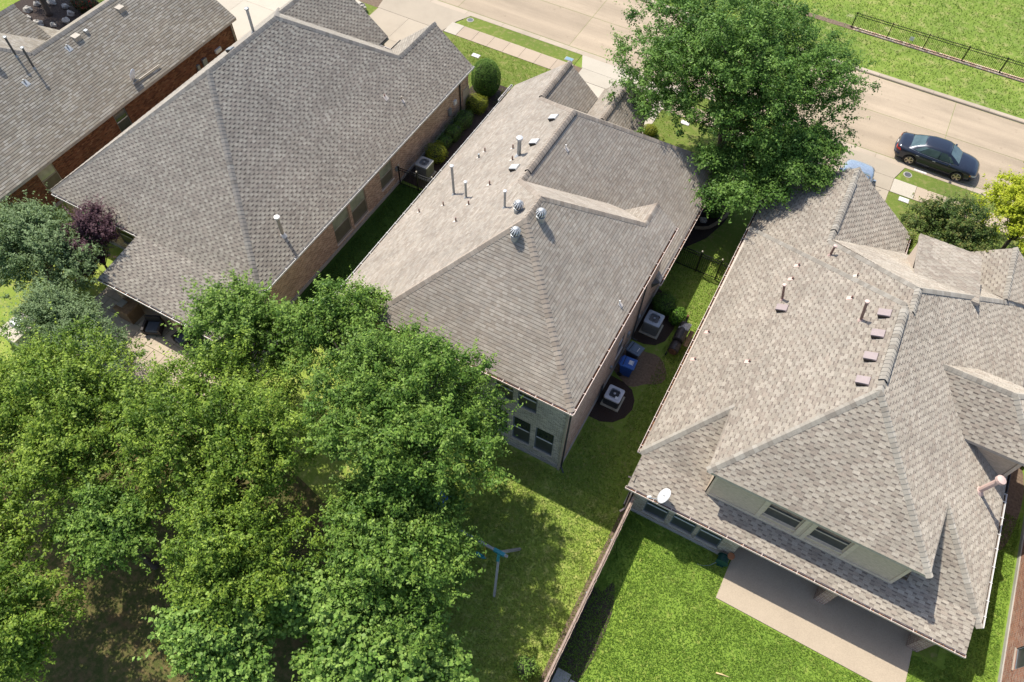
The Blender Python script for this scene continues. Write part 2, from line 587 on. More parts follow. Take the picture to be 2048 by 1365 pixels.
# ------------------------------------------------------------------ roofs
STYLE = {
    # tab colours, gap colour, dash tone (print with the course shadow painted in), repeating tab/gap widths, course offset
    'R': dict(light=[(.365, 0.322, 0.260), (.385, 0.342, 0.279), (.345, 0.302, 0.242), (.315, 0.267, 0.214), (.375, 0.332, 0.270)], gap=[(.345, 0.302, 0.242), (.33, 0.282, 0.228)], dash=(.205, 0.170, 0.140), tw=(.25, 0.218, 0.251), gw=(.17, 0.198, 0.140), ex=.142, band=.38, off=.215),
    'L': dict(light=[(.40, 0.361, 0.293), (.42, 0.381, 0.312), (.375, 0.332, 0.270), (.345, 0.302, 0.246), (.41, 0.371, 0.302)], gap=[(.355, 0.312, 0.256), (.335, 0.292, 0.242)], dash=(.19, 0.160, 0.135), tw=(.20, 0.178, 0.205), gw=(.16, 0.178, 0.140), ex=.142, band=.38, off=.19),
    'M': dict(light=[(.36, .312, .252), (.38, .333, .272), (.335, .285, .228), (.365, .322, .266), (.395, .35, .288), (.35, .30, .245)], gap=None, dash=(.19, .158, .125), tw=(.12, .26), gw=None, ex=.142, band=.16),
    'L0': dict(light=[(.385, 0.337, 0.260), (.43, 0.386, 0.302), (.35, 0.302, 0.228), (.40, 0.351, 0.279), (.46, 0.416, 0.339), (.37, 0.317, 0.242)], gap=None, dash=(.165, 0.139, 0.112), tw=(.16, .36), gw=None, ex=.145, band=.2),
}

def plane_frame(poly):
    P = [Vector(p) for p in poly]
    n = Vector((0, 0, 0))
    for i in range(len(P)):
        a, b = P[i], P[(i + 1) % len(P)]
        n += Vector(((a.y - b.y) * (a.z + b.z), (a.z - b.z) * (a.x + b.x), (a.x - b.x) * (a.y + b.y)))
    n.normalize()
    if n.z < 0:
        n = -n
    up = Vector((0, 0, 1)) - n * n.z
    up.normalize()
    u = up.cross(n)
    return n, u, up

def spans(poly, v):
    xs = []
    k = len(poly)
    for i in range(k):
        (u0, v0), (u1, v1) = poly[i], poly[(i + 1) % k]
        if (v0 <= v) != (v1 <= v):
            xs.append(u0 + (u1 - u0) * (v - v0) / (v1 - v0))
    xs.sort()
    return [(xs[i], xs[i + 1]) for i in range(0, len(xs) - 1, 2)]

def shingle_field(parent, poly, style, seed):
    st = STYLE[style]
    r = random.Random(seed)
    n, u, up = plane_frame(poly)
    o = Vector(poly[0])
    uv = [((Vector(p) - o).dot(u), (Vector(p) - o).dot(up)) for p in poly]
    vmin, vmax = min(q[1] for q in uv), max(q[1] for q in uv)
    ex = st['ex']
    V, F, C = [], [], []
    def put(u0a, u1a, va, ha, u0b, u1b, vb, hb, c):
        k = len(V)
        for uu, vv, hh in ((u0a, va, ha), (u1a, va, ha), (u1b, vb, hb), (u0b, vb, hb)):
            V.append(o + u * uu + up * vv + n * hh)
            C.append(c)
        F.append((k, k + 1, k + 2, k + 3))
    def jit(c, a=.10):
        k = 1 + r.uniform(-a, a)
        return (c[0] * k, c[1] * k, c[2] * k)
    nc = int(math.ceil((vmax - vmin) / ex))
    for kc in range(nc):
        v0 = vmin + kc * ex
        v1 = min(v0 + ex, vmax)
        if v1 - v0 < .01:
            continue
        e = 1e-4
        s0, s1 = spans(uv, v0 + e), spans(uv, v1 - e)
        if len(s0) != len(s1):
            sm = spans(uv, (v0 + v1) / 2)
            s0 = s1 = sm
        ctone = 1 + r.uniform(-.03, .03)
        for (a0, b0), (a1, b1) in zip(s0, s1):
            lo, hi = min(a0, a1), max(b0, b1)
            x = lo - r.uniform(0, .3)
            tooth, it = True, 0
            if st['gw']:
                per_ = sum(st['tw']) + sum(st['gw'])
                x = lo - ((lo - kc * st['off'] + r.uniform(-.015, .015)) % per_)
            while x < hi:
                if st['gw']:
                    w = (st['tw'] if tooth else st['gw'])[(it // 2) % 3] * r.uniform(.93, 1.07)
                    it += 1
                else:
                    w = r.uniform(*st['tw'])
                y = x + w
                q0, q1 = max(x, a0), min(y, b0)
                p0, p1 = max(x, a1), min(y, b1)
                if q1 > q0 or p1 > p0:
                    q0 = min(max(q0, a0), b0); q1 = min(max(q1, a0), b0)
                    p0 = min(max(p0, a1), b1); p1 = min(max(p1, a1), b1)
                    if q1 < q0: q1 = q0
                    if p1 < p0: p1 = p0
                    bv = st['band']
                    vm = v1 - (v1 - v0) * bv
                    t = 1 - bv
                    m0, m1 = q0 + (p0 - q0) * t, q1 + (p1 - q1) * t
                    if st['gw'] and not tooth:
                        c = jit(r.choice(st['gap']))
                        c = tuple(k * ctone for k in c)
                        put(q0, q1, v0, .014, m0, m1, vm, .011, c)
                        put(m0, m1, vm, .011, p0, p1, v1, .008, jit(st['dash'], .2))  # dark strip below the course above: granule print doubling as painted shadow
                    elif st['gw']:
                        c = jit(r.choice(st['light']))
                        c = tuple(k * ctone for k in c)
                        put(q0, q1, v0, .026, p0, p1, v1, .012, c)
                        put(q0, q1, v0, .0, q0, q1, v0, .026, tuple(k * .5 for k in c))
                    else:
                        c = jit(r.choice(st['light']))
                        c = tuple(k * ctone for k in c)
                        hh = .022 + r.uniform(-.003, .003)
                        put(q0, q1, v0, hh, m0, m1, vm, .014, c)
                        put(m0, m1, vm, .014, p0, p1, v1, .010, jit(st['dash'], .25))  # shadow line of the course above, painted into the strip colour
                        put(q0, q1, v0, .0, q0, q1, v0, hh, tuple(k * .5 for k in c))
                x = y
                tooth = not tooth
    ob = np_mesh('shingle_field', np.array([tuple(p) for p in V]), F, np.array(C), M_shR, parent, kind='stuff')
    return ob

def cap_run(roof, a, b, n1, n2, matk, ex=.19, w=.155, lift=.0, vent=False):
    """overlapping cap shingles from a (low end) to b along a hip or ridge"""
    a, b = Vector(a), Vector(b)
    d = (b - a)
    Ln = d.length
    d.normalize()
    n1, n2 = Vector(n1), Vector(n2)
    bis = (n1 + n2).normalized()
    s1 = n1.cross(d).normalized()
    s2 = n2.cross(d).normalized()
    if s1.dot(n2) > 0: s1 = -s1
    if s2.dot(n1) > 0: s2 = -s2
    mb = MB()
    L = ex * 1.25
    def ring(t, h):
        c = d * t
        return [c + s1 * w + n1 * (.012 + h), c + s1 * .045 + n1 * (.03 + h), c + bis * (.045 + h), c + s2 * .045 + n2 * (.03 + h), c + s2 * w + n2 * (.012 + h)]
    A, B = ring(0, .024 + lift), ring(L, .004 + lift)
    A0 = [p - bis * .02 for p in A]
    B0 = [p - bis * .02 for p in B]
    P = A + B + A0 + B0
    F = [(i, i + 1, 6 + i, 5 + i) for i in range(4)]
    F += [(10 + i, 11 + i, i + 1, i) for i in range(4)]
    F += [(0, 5, 15, 10), (4, 14, 19, 9)]
    mb.add(P, F)
    off = world_off(roof)
    first = None
    k = max(1, int(Ln / ex))
    for i in range(k):
        p = a + d * (i * Ln / k)
        if first is None:
            me = bpy.data.meshes.new('ridge_cap')
            me.from_pydata([tuple(q) for q in mb.v], [], mb.f)
            me.materials.append(M_cap[matk])
            first = me
        o = bpy.data.objects.new('ridge_cap', first)
        link(o, roof)
        o.location = p - off
    if vent:
        mv = MB()
        for s_, nn in ((s1, n1), (s2, n2)):
            e0, e1 = a + s_ * (w - .012) + nn * .0, b + s_ * (w - .012) + nn * .0
            mv.quad(e0, e1, e1 + nn * (.03 + lift), e0 + nn * (.03 + lift))
            g0, g1 = a + s_ * (w + .035) + nn * .03, b + s_ * (w + .035) + nn * .03
            mv.quad(e0 + nn * .03, e1 + nn * .03, g1, g0)
        obj('ridge_vent', mv, M_black, roof)

class House:
    def __init__(s, label, loc, style, capk, brick, cat='house'):
        s.root = thing('brick_house', label, cat, loc)
        s.style, s.capk, s.brick = style, capk, brick
        s.planes, s.polys = {}, {}
        s.deck = MB()
        s.roof = None
        s.seed = int(abs(loc[0]) * 10)
    def roofs(s, planes):
        for k, poly in planes.items():
            s.polys[k] = poly
            n, u, up = plane_frame(poly)
            s.planes[k] = n
            T = [Vector(p) - n * .002 for p in poly]
            Bt = [Vector(p) - Vector((0, 0, .16)) for p in poly]
            m = len(poly)
            nn = Vector((0, 0, 0))
            for i in range(m):
                a, b = T[i], T[(i + 1) % m]
                nn += a.cross(b)
            F = [tuple(range(m)), tuple(range(2 * m - 1, m - 1, -1))] if nn.dot(n) > 0 else [tuple(range(m - 1, -1, -1)), tuple(range(m, 2 * m))]
            F += [(i, m + i, m + (i + 1) % m, (i + 1) % m) for i in range(m)]
            s.deck.add(T + Bt, F)
        s.roof = obj('roof', s.deck, M_deck, s.root)
        for i, (k, poly) in enumerate(planes.items()):
            shingle_field(s.roof, poly, s.style, s.seed + i)
    def cap(s, a, b, k1, k2, vent=False, lift=0.):
        cap_run(s.roof, a, b, s.planes[k1], s.planes[k2], s.capk, vent=vent, lift=lift)
    def zat(s, k, x, y):
        n = s.planes[k]
        p = Vector(s.polys[k][0])
        return p.z - (n.x * (x - p.x) + n.y * (y - p.y)) / n.z
    # --- walls: p0 -> p1 with the outside on the right
    def wall(s, p0, p1, z0, z1, wins=(), mat=None, found=True, name='wall'):
        mat = mat or s.brick
        a, b = Vector((*p0, 0)), Vector((*p1, 0))
        d = b - a
        Ln = d.length
        d.normalize()
        n = Vector((d.y, -d.x, 0))
        us = sorted({0., Ln, *[w[0] for w in wins], *[w[1] for w in wins]})
        zs = sorted({z0, z1, *[w[2] for w in wins], *[w[3] for w in wins]})
        mb = MB()
        def P(u, z, off=0.):
            q = a + d * u - n * off
            return (q.x, q.y, z)
        for i in range(len(us) - 1):
            for j in range(len(zs) - 1):
                um, zm = (us[i] + us[i + 1]) / 2, (zs[j] + zs[j + 1]) / 2
                if any(w[0] < um < w[1] and w[2] < zm < w[3] for w in wins):
                    continue
                mb.quad(P(us[i], zs[j]), P(us[i + 1], zs[j]), P(us[i + 1], zs[j + 1]), P(us[i], zs[j + 1]),
                        [(us[i], zs[j]), (us[i + 1], zs[j]), (us[i + 1], zs[j + 1]), (us[i], zs[j + 1])])
        dp = .10
        for w in wins:
            u0, u1, za, zb = w[:4]
            for q in ((P(u0, za), P(u0, zb), P(u0, zb, dp), P(u0, za, dp)), (P(u1, zb), P(u1, za), P(u1, za, dp), P(u1, zb, dp)),
                      (P(u0, zb), P(u1, zb), P(u1, zb, dp), P(u0, zb, dp)), (P(u1, za), P(u0, za), P(u0, za, dp), P(u1, za, dp))):
                mb.quad(*q, [(0, 0), (.1, 0), (.1, .07), (0, .07)])
        wo = obj(name, mb, mat, s.root)
        if found:
            fb = MB()
            q0, q1 = a + n * .05, b + n * .05
            fb.quad((q0.x, q0.y, 0), (q1.x, q1.y, 0), (q1.x, q1.y, .2), (q0.x, q0.y, .2))
            fb.quad((q0.x, q0.y, .2), (q1.x, q1.y, .2), (b.x, b.y, .2), (a.x, a.y, .2))
            obj('foundation', fb, M_found, s.root)
        for w in wins:
            s.window(a, d, n, *w)
        return wo
    def window(s, a, d, n, u0, u1, za, zb, style='dark'):
        fr = M_frame if style == 'blind' else (M_framed if style == 'dark' else M_trim)
        dp = .085
        def P(u, z, off):
            q = a + d * u - n * off
            return Vector((q.x, q.y, z))
        def bar(mb, ua, z_a, ub, z_b, o0, o1):
            c = [P(ua, z_a, o0), P(ub, z_a, o0), P(ub, z_b, o0), P(ua, z_b, o0), P(ua, z_a, o1), P(ub, z_a, o1), P(ub, z_b, o1), P(ua, z_b, o1)]
            mb.add(c, [(0, 1, 2, 3), (7, 6, 5, 4), (0, 4, 5, 1), (1, 5, 6, 2), (2, 6, 7, 3), (3, 7, 4, 0)])
        mb = MB()
        t = .05
        bar(mb, u0, za, u0 + t, zb, .04, dp)
        bar(mb, u1 - t, za, u1, zb, .04, dp)
        bar(mb, u0 + t, za, u1 - t, za + t, .04, dp)
        bar(mb, u0 + t, zb - t, u1 - t, zb, .04, dp)
        zm = za + (zb - za) * .52
        w = obj('window', mb, fr, s.root)
        mm = MB()
        bar(mm, u0 + t, zm - .025, u1 - t, zm + .025, .045, dp)
        obj('sash_bar', mm, M_white if style == 'dark' else fr, w)
        up_, lo_ = MB(), MB()
        bar(up_, u0 + t, zm + .025, u1 - t, zb - t, .07, dp - .004)
        bar(lo_, u0 + t, za + t, u1 - t, zm - .025, .06, dp - .004)
        obj('pane', up_, M_glassb if style == 'blind' else M_glass, w)
        obj('pane', lo_, M_screenb if style == 'blind' else M_screen, w)
        sl = MB()
        bar(sl, u0 - .03, za - .06, u1 + .03, za - .002, -.045, .09)
        obj('sill', sl, s.brick if style != 'siding' else M_trim, w)
    def gable(s, p0, p1, z0, pts, mat=None):
        """triangular or stepped wall top: pts are (u, z) along p0->p1"""
        a, b = Vector((*p0, 0)), Vector((*p1, 0))
        d = (b - a).normalized()
        mb = MB()
        poly = [(0, z0)] + list(pts) + [((b - a).length, z0)]
        V = []
        for u, z in poly:
            q = a + d * u
            V.append((q.x, q.y, z))
        mb.add(V, [tuple(range(len(V)))[::-1]])
        mb.uv[0] = [(u, z) for u, z in poly][::-1]
        return obj('gable_wall', mb, mat or s.brick, s.root)
    def gutter(s, p0, p1, z, n, mat, debris=.0, w=.12, h=.10, step=.75, seed=1):
        a, b = Vector((*p0, z)), Vector((*p1, z))
        n = Vector((*n, 0))
        U = Vector((0, 0, 1))
        d = (b - a).normalized()
        t = .012
        prof = [(0, 0), (0, -h), (w, -h), (w, .012), (w - t * 1.6, .012), (w - t * 1.6, -h + t), (t, -h + t), (t, 0)]
        mb = MB()
        P = [a + n * x + U * y for x, y in prof] + [b + n * x + U * y for x, y in prof]
        k = len(prof)
        F = [(i, (i + 1) % k, k + (i + 1) % k, k + i) for i in range(k)] + [tuple(range(k - 1, -1, -1)), tuple(range(k, 2 * k))]
        mb.add(P, F)
        for e in (a, b):
            c = e + n * w / 2 - U * h / 2
            mb.beam(c - n * w / 2 - d * .004, c + n * w / 2 - d * .004, .012, h, U)
        g = obj('gutter', mb, mat, s.root)
        di = MB()
        di.quad(a + n * t - U * (h - t - .004), b + n * t - U * (h - t - .004), b + n * (w - t * 1.7) - U * (h - t - .004), a + n * (w - t * 1.7) - U * (h - t - .004))
        obj('gutter_bed', di, M_gutin, g)
        rr = random.Random(seed)
        Ln = (b - a).length
        if debris:
            db = MB()
            for i in range(int(Ln * 60 * debris)):
                q = a + d * rr.uniform(.05, Ln - .05) + n * rr.uniform(.03, w - .04) - U * (h * rr.uniform(.35, .8))
                e = Vector((rr.uniform(-1, 1), rr.uniform(-1, 1), rr.uniform(-.3, .3))) * .03
                f = Vector((-e.y, e.x, rr.uniform(-.01, .01))) * .5
                db.quad(q - e, q + f, q + e, q - f)
            if db.f:
                o = obj('leaf_litter', db, M_debris, g, kind='stuff')
        br = MB()
        br.box(-.012, -.012, -.005, .012, .012, .006)
        off = world_off(g)
        me = bpy.data.meshes.new('bracket')
        q = n * (w + .02)
        bb = MB()
        bb.beam(Vector((0, 0, .022)), q + Vector((0, 0, .022)), .022, .008)
        me.from_pydata(bb.v, [], bb.f)
        me.materials.append(mat)
        x = step * rr.uniform(.2, .6)
        while x < Ln:
            o = bpy.data.objects.new('bracket', me)
            link(o, g)
            o.location = a + d * x - off
            x += step * rr.uniform(.9, 1.1)
        return g
    def downspout(s, x, y, z0, z1, mat, n=(0, -1)):
        mb = MB()
        mb.box(x - .035, y - .035, z0, x + .035, y + .035, z1)
        mb.beam((x, y, z0 + .05), (x + n[0] * .3, y + n[1] * .3, z0 + .03), .07, .07)
        return obj('downspout', mb, mat, s.root)
    # --- things that poke out of the roof
    def pipe(s, b, h, r, mat, cap=True, top=None, flash=None, capr=1.55):
        b = Vector(b)
        t = Vector(top) if top else b + Vector((0, 0, h))
        mb = MB()
        mb.tube([b - Vector((0, 0, .12)), t], r, 10)
        o = obj('vent_pipe', mb, mat, s.root, smooth=False)
        f = MB()
        f.tube([b - Vector((0, 0, .1)), b + (t - b).normalized() * .09], [r * 2.3, r * 1.15], 10)
        obj('flashing', f, flash or mat, o)
        if cap:
            c = MB()
            dd = (t - b).normalized()
            c.tube([t - dd * .02, t + dd * .0, t + dd * r * 1.1, t + dd * r * 1.4], [r * 1.1, r * capr, r * capr, r * .5], 12)
            obj('pipe_cap', c, flash or mat, o)
        return o
    def stub(s, b, plane, h=.22, r=.036, mat=None, pad=.15, up=None):
        """plumbing stub with a flat lead sheet"""
        b = Vector(b)
        n = s.planes[plane]
        _, u, v = plane_frame(s.polys[plane])
        mb = MB()
        mb.tube([b - Vector((0, 0, .05)), b + Vector((0, 0, h))], r, 8)
        o = obj('plumbing_vent', mb, mat or M_pinkd, s.root)
        f = MB()
        q = [b + u * sx * pad * .5 + v * sy * pad * .62 + n * .034 - v * .07 for sx, sy in ((-1, -1), (1, -1), (1, 1), (-1, 1))]
        f.add(q + [p - n * .012 for p in q], [(0, 1, 2, 3), (0, 4, 5, 1), (1, 5, 6, 2), (2, 6, 7, 3), (3, 7, 4, 0)])
        obj('flashing', f, up or M_lead, o)
        return o
    def slant_vent(s, b, plane, mat, w=.36, l=.40, h=.17):
        """low box vent, open on the downhill side"""
        n = s.planes[plane]
        _, u, v = plane_frame(s.polys[plane])
        b = Vector(b) + n * .03
        mb = MB()
        B = [b - u * w / 2 - v * l / 2, b + u * w / 2 - v * l / 2, b + u * w / 2 + v * l / 2, b - u * w / 2 + v * l / 2]
        T = [B[0] + n * h + u * .05, B[1] + n * h - u * .05, B[2] + n * .07 - u * .04, B[3] + n * .07 + u * .04]
        T0, T1 = T[0] + n * .03 - v * .02, T[1] + n * .03 - v * .02
        mb.add(B + T, [(4, 5, 6, 7), (1, 2, 6, 5), (2, 3, 7, 6), (3, 0, 4, 7)])
        o = obj('roof_vent', mb, mat, s.root)
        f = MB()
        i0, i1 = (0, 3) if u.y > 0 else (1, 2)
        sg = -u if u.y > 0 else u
        f.quad(B[i0] + sg * .004 + v * .02, B[i1] + sg * .004 - v * .02, T[i1] + sg * .05 - v * .02 - n * .008, T[i0] + sg * .062 + v * .02 - n * .012)  # black quad: louvre opening and the unlit side's shade in one colour
        obj('vent_dark_side', f, M_black, o)
        return o
    def turbine(s, b, plane):
        b = Vector(b)
        zb = b.z
        mb = MB()
        mb.lathe((b.x, b.y, zb - .25), [(.17, 0), (.17, .42), (.19, .43), (.19, .47), (.15, .48)], 16)
        o = obj('turbine_vent', mb, M_galv, s.root, smooth=False)
        f = MB()
        nb = 12
        c = Vector((b.x, b.y, zb + .40))
        for i in range(nb):
            P, F = [], []
            for j in range(7):
                ph = -1.15 + 2.35 * j / 6
                for k, dt in ((0, 0.), (1, .27)):
                    t = 2 * math.pi * i / nb + dt + .35 * math.sin(ph)
                    rr = .215 + (.012 if k else 0)
                    P.append(c + Vector((rr * math.cos(ph) * math.cos(t), rr * math.cos(ph) * math.sin(t), .19 * math.sin(ph))))
            for j in range(6):
                F.append((2 * j, 2 * j + 1, 2 * j + 3, 2 * j + 2))
            f.add(P, F)
        obj('turbine_fins', f, M_turb, o, smooth=True)
        h = MB()
        h.lathe((c.x, c.y, c.z - .18), [(.15, 0), (.165, .16), (.13, .32)], 14)
        obj('turbine_core', h, M_galvd, o)
        k = MB()
        k.lathe((c.x, c.y, c.z + .155), [(.11, 0), (.10, .025), (.05, .045), (.01, .05)], 14)
        obj('turbine_crown', k, M_turb, o, smooth=True)
        return o
M_lead = plain('faded_lead_sheet', (.56, .49, .42), .6, var=.06)

# ------------------------------------------------------------------ ground, street, paths
sheet('ground', [(-140, -60), (110, -60), (110, 140), (-140, 140)], -.02, M_lawnS, label='wide grassy ground under the whole neighbourhood')
def rect(x0, y0, x1, y1):
    return [(x0, y0), (x1, y0), (x1, y1), (x0, y1)]
sheet('lawn', rect(-19.2, -8, -.47, 16.5), 0., M_lawnM, label='patchy back lawn with yellowed turf behind the middle house')
sheet('lawn', rect(-.37, -8, 15.2, 13.5), 0.004, M_lawnR, label='lush green back lawn around the patio of the right house')
sheet('lawn', rect(-60, -8, -19.3, 16), 0., M_lawnM, label='shaded back garden grass behind the left house')
sheet('lawn', [(-4.1, 13.2), (-.3, 13.2), (-.3, 34), (-4.1, 34)], .008, M_lawnS, label='narrow side lawn between middle and right house')
sheet('lawn', rect(13.0, 13.5, 15.3, 34), .004, M_lawnR, label='narrow lawn strip beside the red brick wall')
sheet('lawn', rect(-20.6, 15.5, -17.0, 25.4), .004, lawn_mat('lawn_shade', (.03, .07, .012), (.055, .10, .018), (.08, .10, .03), (.1, .08, .05), .15, .0), label='grass passage in shade-darkened green between left and middle house')  # shade of the passage is put into these darker turf colours
sheet('lawn', rect(-60, 33, 30, 39.4), .0, M_lawnF, label='front lawn between the houses and the sidewalk')
sheet('verge', rect(-25.47, 40.60, -16.35, 41.88), .012, M_lawnF, label='grass verge between sidewalk and street on the left')
sheet('verge', rect(5.7, 40.60, 40, 41.88), .012, M_lawnF, label='grass verge between sidewalk and street beside the dark car')
sheet('verge', rect(-9.0, 40.60, 1.9, 41.88), .012, M_lawnF, label='grass verge under the large street oak')
sheet('park', [(-90, 50.4), (90, 50.4), (90, 139), (-90, 139)], .05, M_park, label='open park turf beyond the iron fence')

# street: slabs with open joints over a dark bed
street = tag(obj('street', MB().box(-70, 42.3, -.1, 60, 50.0, -.03), M_soil), 'pale concrete street crossing the top of the picture', 'street', kind='structure')
xs = [-70, -61, -52, -44, -35.5, -26.6, -17.6, -8.8, -.4, 7.4, 16, 25, 34, 43, 60]
for i in range(len(xs) - 1):
    for (ya, yb) in ((42.42, 46.28), (46.31, 49.98)):
        mb = MB().box(xs[i] + .012, ya, -.09, xs[i + 1] - .012, yb, -.012)
        obj('street_slab', mb, M_road, street)
def run(x0, x1, n):
    return [x0 + (x1 - x0) * i / n for i in range(n + 1)]
# rolled gutter on the near side, kerb on the far side
gut = tag(obj('street_gutter', MB().box(-70, 41.9, -.12, 60, 42.40, -.03), M_soil), 'shallow concrete gutter along the near edge of the street', 'gutter', kind='structure')
g_x = run(-70, 60, 44)
for a, b in zip(g_x[:-1], g_x[1:]):
    mb = MB()
    mb.add([(a + .006, 41.89, .02), (b - .006, 41.89, .02), (b - .006, 42.05, .012), (a + .006, 42.05, .012), (a + .006, 42.41, -.022), (b - .006, 42.41, -.022),
            (a + .006, 41.89, -.1), (b - .006, 41.89, -.1)], [(0, 1, 2, 3), (3, 2, 5, 4), (6, 7, 1, 0)])
    obj('gutter_slab', mb, M_kerb, gut)
kerb = tag(obj('kerb', MB().box(-70, 50.03, -.1, 60, 50.33, .02), M_soil), 'raised concrete kerb on the park side of the street', 'kerb', kind='structure')
k_x = run(-70, 60, 36)
for a, b in zip(k_x[:-1], k_x[1:]):
    mb = MB()
    mb.add([(a + .005, 50.0, -.05), (b - .005, 50.0, -.05), (b - .005, 50.03, .07), (a + .005, 50.03, .07), (b - .005, 50.07, .105), (a + .005, 50.07, .105), (b - .005, 50.36, .10), (a + .005, 50.36, .10)],
           [(0, 1, 2, 3), (3, 2, 4, 5), (5, 4, 6, 7)])
    obj('kerb_stone', mb, M_kerb, kerb)
# sidewalk panels
walk = tag(obj('sidewalk', MB().box(-60, 39.36, -.05, 40, 40.6, .006), M_soil), 'concrete sidewalk of square panels in front of the houses', 'sidewalk', kind='structure')
def walk_run(x0, x1, n, mat=None):
    q = run(x0, x1, n)
    for a, b in zip(q[:-1], q[1:]):
        obj('sidewalk_panel', MB().box(a + .01, 39.36, -.02, b - .01, 40.59, .032), mat or M_walk, walk)
walk_run(-60, -39.8, 17)
obj('sidewalk_panel', MB().box(-25.95, 39.36, -.02, -24.98, 40.59, .035), M_slabw, walk)
walk_run(-24.96, -16.35, 7)
walk_run(-9.0, 1.6, 9)
obj('sidewalk_panel', MB().box(5.35, 39.36, -.02, 6.70, 40.59, .035), M_slabw, walk)
walk_run(6.72, 40, 28)
def drive(name, label, panels, mat=M_drive):
    root = thing(name, label, 'driveway', (panels[0][0], panels[0][1], 0))
    root['kind'] = 'structure'
    for p in panels:
        if len(p) == 4 and not isinstance(p[0], tuple):
            x0, y0, x1, y1 = p
            p = rect(x0 + .008, y0 + .008, x1 - .008, y1 - .008)
        obj('driveway_panel', MB().prism(p, -.04, .028), mat, root)
    return root
drive('driveway', 'wide pale driveway in front of the left house garage', [(-31.45, 33.0, -28.85, 36.6), (-28.85, 33.0, -26.0, 36.6), (-31.45, 36.6, -28.85, 39.36), (-28.85, 36.6, -26.0, 39.36),
      [(-31.5, 39.38), (-26.05, 39.38), (-25.75, 40.8), (-25.2, 41.88), (-32.6, 41.88), (-31.8, 40.8)]])
drive('driveway', 'white concrete drive squeezed behind the far left house', [(-43.5, 31.2, -40.3, 35.2), (-40.3, 31.2, -36.3, 35.2), (-43.5, 35.2, -40.3, 39.36), (-40.3, 35.2, -36.3, 39.36), (-36.3, 33.2, -33.0, 36.3), (-36.3, 36.3, -33.0, 39.36)], M_slabw)
drive('driveway', 'pale driveway between the front gables and the street oak', [(-15.7, 35.4, -12.6, 39.36), (-12.6, 35.4, -9.4, 39.36), (-15.7, 39.38, -12.6, 40.6), (-12.6, 39.38, -9.3, 40.6),
      [(-15.75, 40.61), (-9.1, 40.61), (-8.6, 41.88), (-16.3, 41.88)]], M_slabw)
drive('driveway', 'tan driveway with a parked pale car before the right house', [(1.7, 34.2, 3.5, 37.2), (3.5, 34.2, 5.3, 37.2), (1.7, 37.2, 5.3, 39.36), (1.7, 39.38, 5.33, 40.6),
      [(1.75, 40.61), (5.33, 40.61), (5.72, 41.88), (1.3, 41.88)]])
# park fence mow strip of bricks
strip = tag(obj('mow_strip', MB().box(-30, 54.4, .0, 30, 54.9, .07), M_soil), 'brick mowing strip under the park fence', 'edging', kind='structure')
rs = random.Random(3)
bm_ = []
for t in range(3):
    me = bpy.data.meshes.new('brick')
    mb = MB().box(-.09, -.155, 0, .09, .155, .03)
    me.from_pydata(mb.v, [], mb.f)
    me.materials.append([plain('strip_brick_a', (.52, .38, .25), .9), plain('strip_brick_b', (.46, .30, .20), .9), plain('strip_brick_c', (.56, .45, .32), .9)][t])
    bm_.append(me)
x = -.6
while x < 16.:
    for yy in (54.545, 54.77):
        if yy > 54.7 and rs.random() < .05:
            continue
        o = bpy.data.objects.new('brick', rs.choice(bm_))
        link(o, strip)
        o.location = (x, yy - .02, .062 + rs.uniform(0, .006))
        o.scale = (1, .68, 1)
    x += .195
# beds and patios
sheet('mulch_bed', [(-4.0, 16.75), (-3.4, 16.75), (-2.85, 17.0), (-2.45, 17.5), (-2.3, 18.1), (-2.4, 18.6), (-2.75, 19.1), (-3.3, 19.3), (-4.0, 19.35)], .03, M_mulch, label='rounded dark mulch bed under the nearer condenser', t=.03)
sheet('mulch_bed', [(-4.0, 21.85), (-3.3, 21.9), (-2.75, 22.1), (-2.4, 22.6), (-2.3, 23.5), (-2.4, 24.5), (-3.0, 25.3), (-4.0, 25.6)], .03, M_mulch, label='rounded dark mulch bed under the farther condenser', t=.03)
sheet('mulch_bed', [(-4.1, 28.6), (-3.0, 30.3), (-2.5, 32.0), (-2.4, 33.6), (-4.2, 35.5)], .03, M_mulch, label='mulch bed beside the middle house under the oak', t=.03)
sheet('mulch_bed', [(-20.6, 25.6), (-18.8, 25.6), (-18.4, 28.5), (-18.0, 33.2), (-17.3, 35.2), (-18.6, 36.2), (-21.2, 36.2), (-21.2, 33.9), (-20.6, 33.7)], .03, M_mulch, label='long dark mulch bed along the brown brick wall', t=.03)
sheet('bare_ground', blob(-3.0, 20.5, 1.2, 1.3, wob=.25, seed=4), .016, M_soil, label='worn bare earth in front of the two bins')
sheet('bare_ground', blob(-.55, 9.0, .2, 7.5, wob=.35, seed=6), .012, M_soil, label='bare earth along the garden side of the board fence')
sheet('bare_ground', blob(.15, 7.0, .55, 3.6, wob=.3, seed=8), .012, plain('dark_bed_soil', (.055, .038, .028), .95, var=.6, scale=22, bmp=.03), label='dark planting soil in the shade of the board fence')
sheet('bare_ground', blob(14.1, 23.0, .9, 3.6, wob=.3, seed=9), .012, M_soil, label='dry bare strip beside the right house')
M_litter = lawn_mat('leaf_litter_ground', (.05, .07, .018), (.11, .11, .035), (.20, .14, .07), (.15, .09, .05), .75, .55, .7)
sheet('leaf_litter', blob(-16.5, 1.5, 9.5, 6.5, n=40, wob=.2, seed=12), .012, M_litter, label='brown leaf litter and thin grass under the garden oaks')
patio = tag(obj('patio', MB().prism([(4.3, 11.6), (4.4, 16.4), (12.0, 16.4), (12.05, 11.5)], -.05, .05), M_patio), 'pebble finish concrete patio behind the right house', 'patio', kind='structure')
pl1 = thing('flagstone_patio', 'tan stone patio glimpsed between the left trees', 'patio', (-24, 9.5, 0))
pl1['kind'] = 'structure'
rs = random.Random(11)
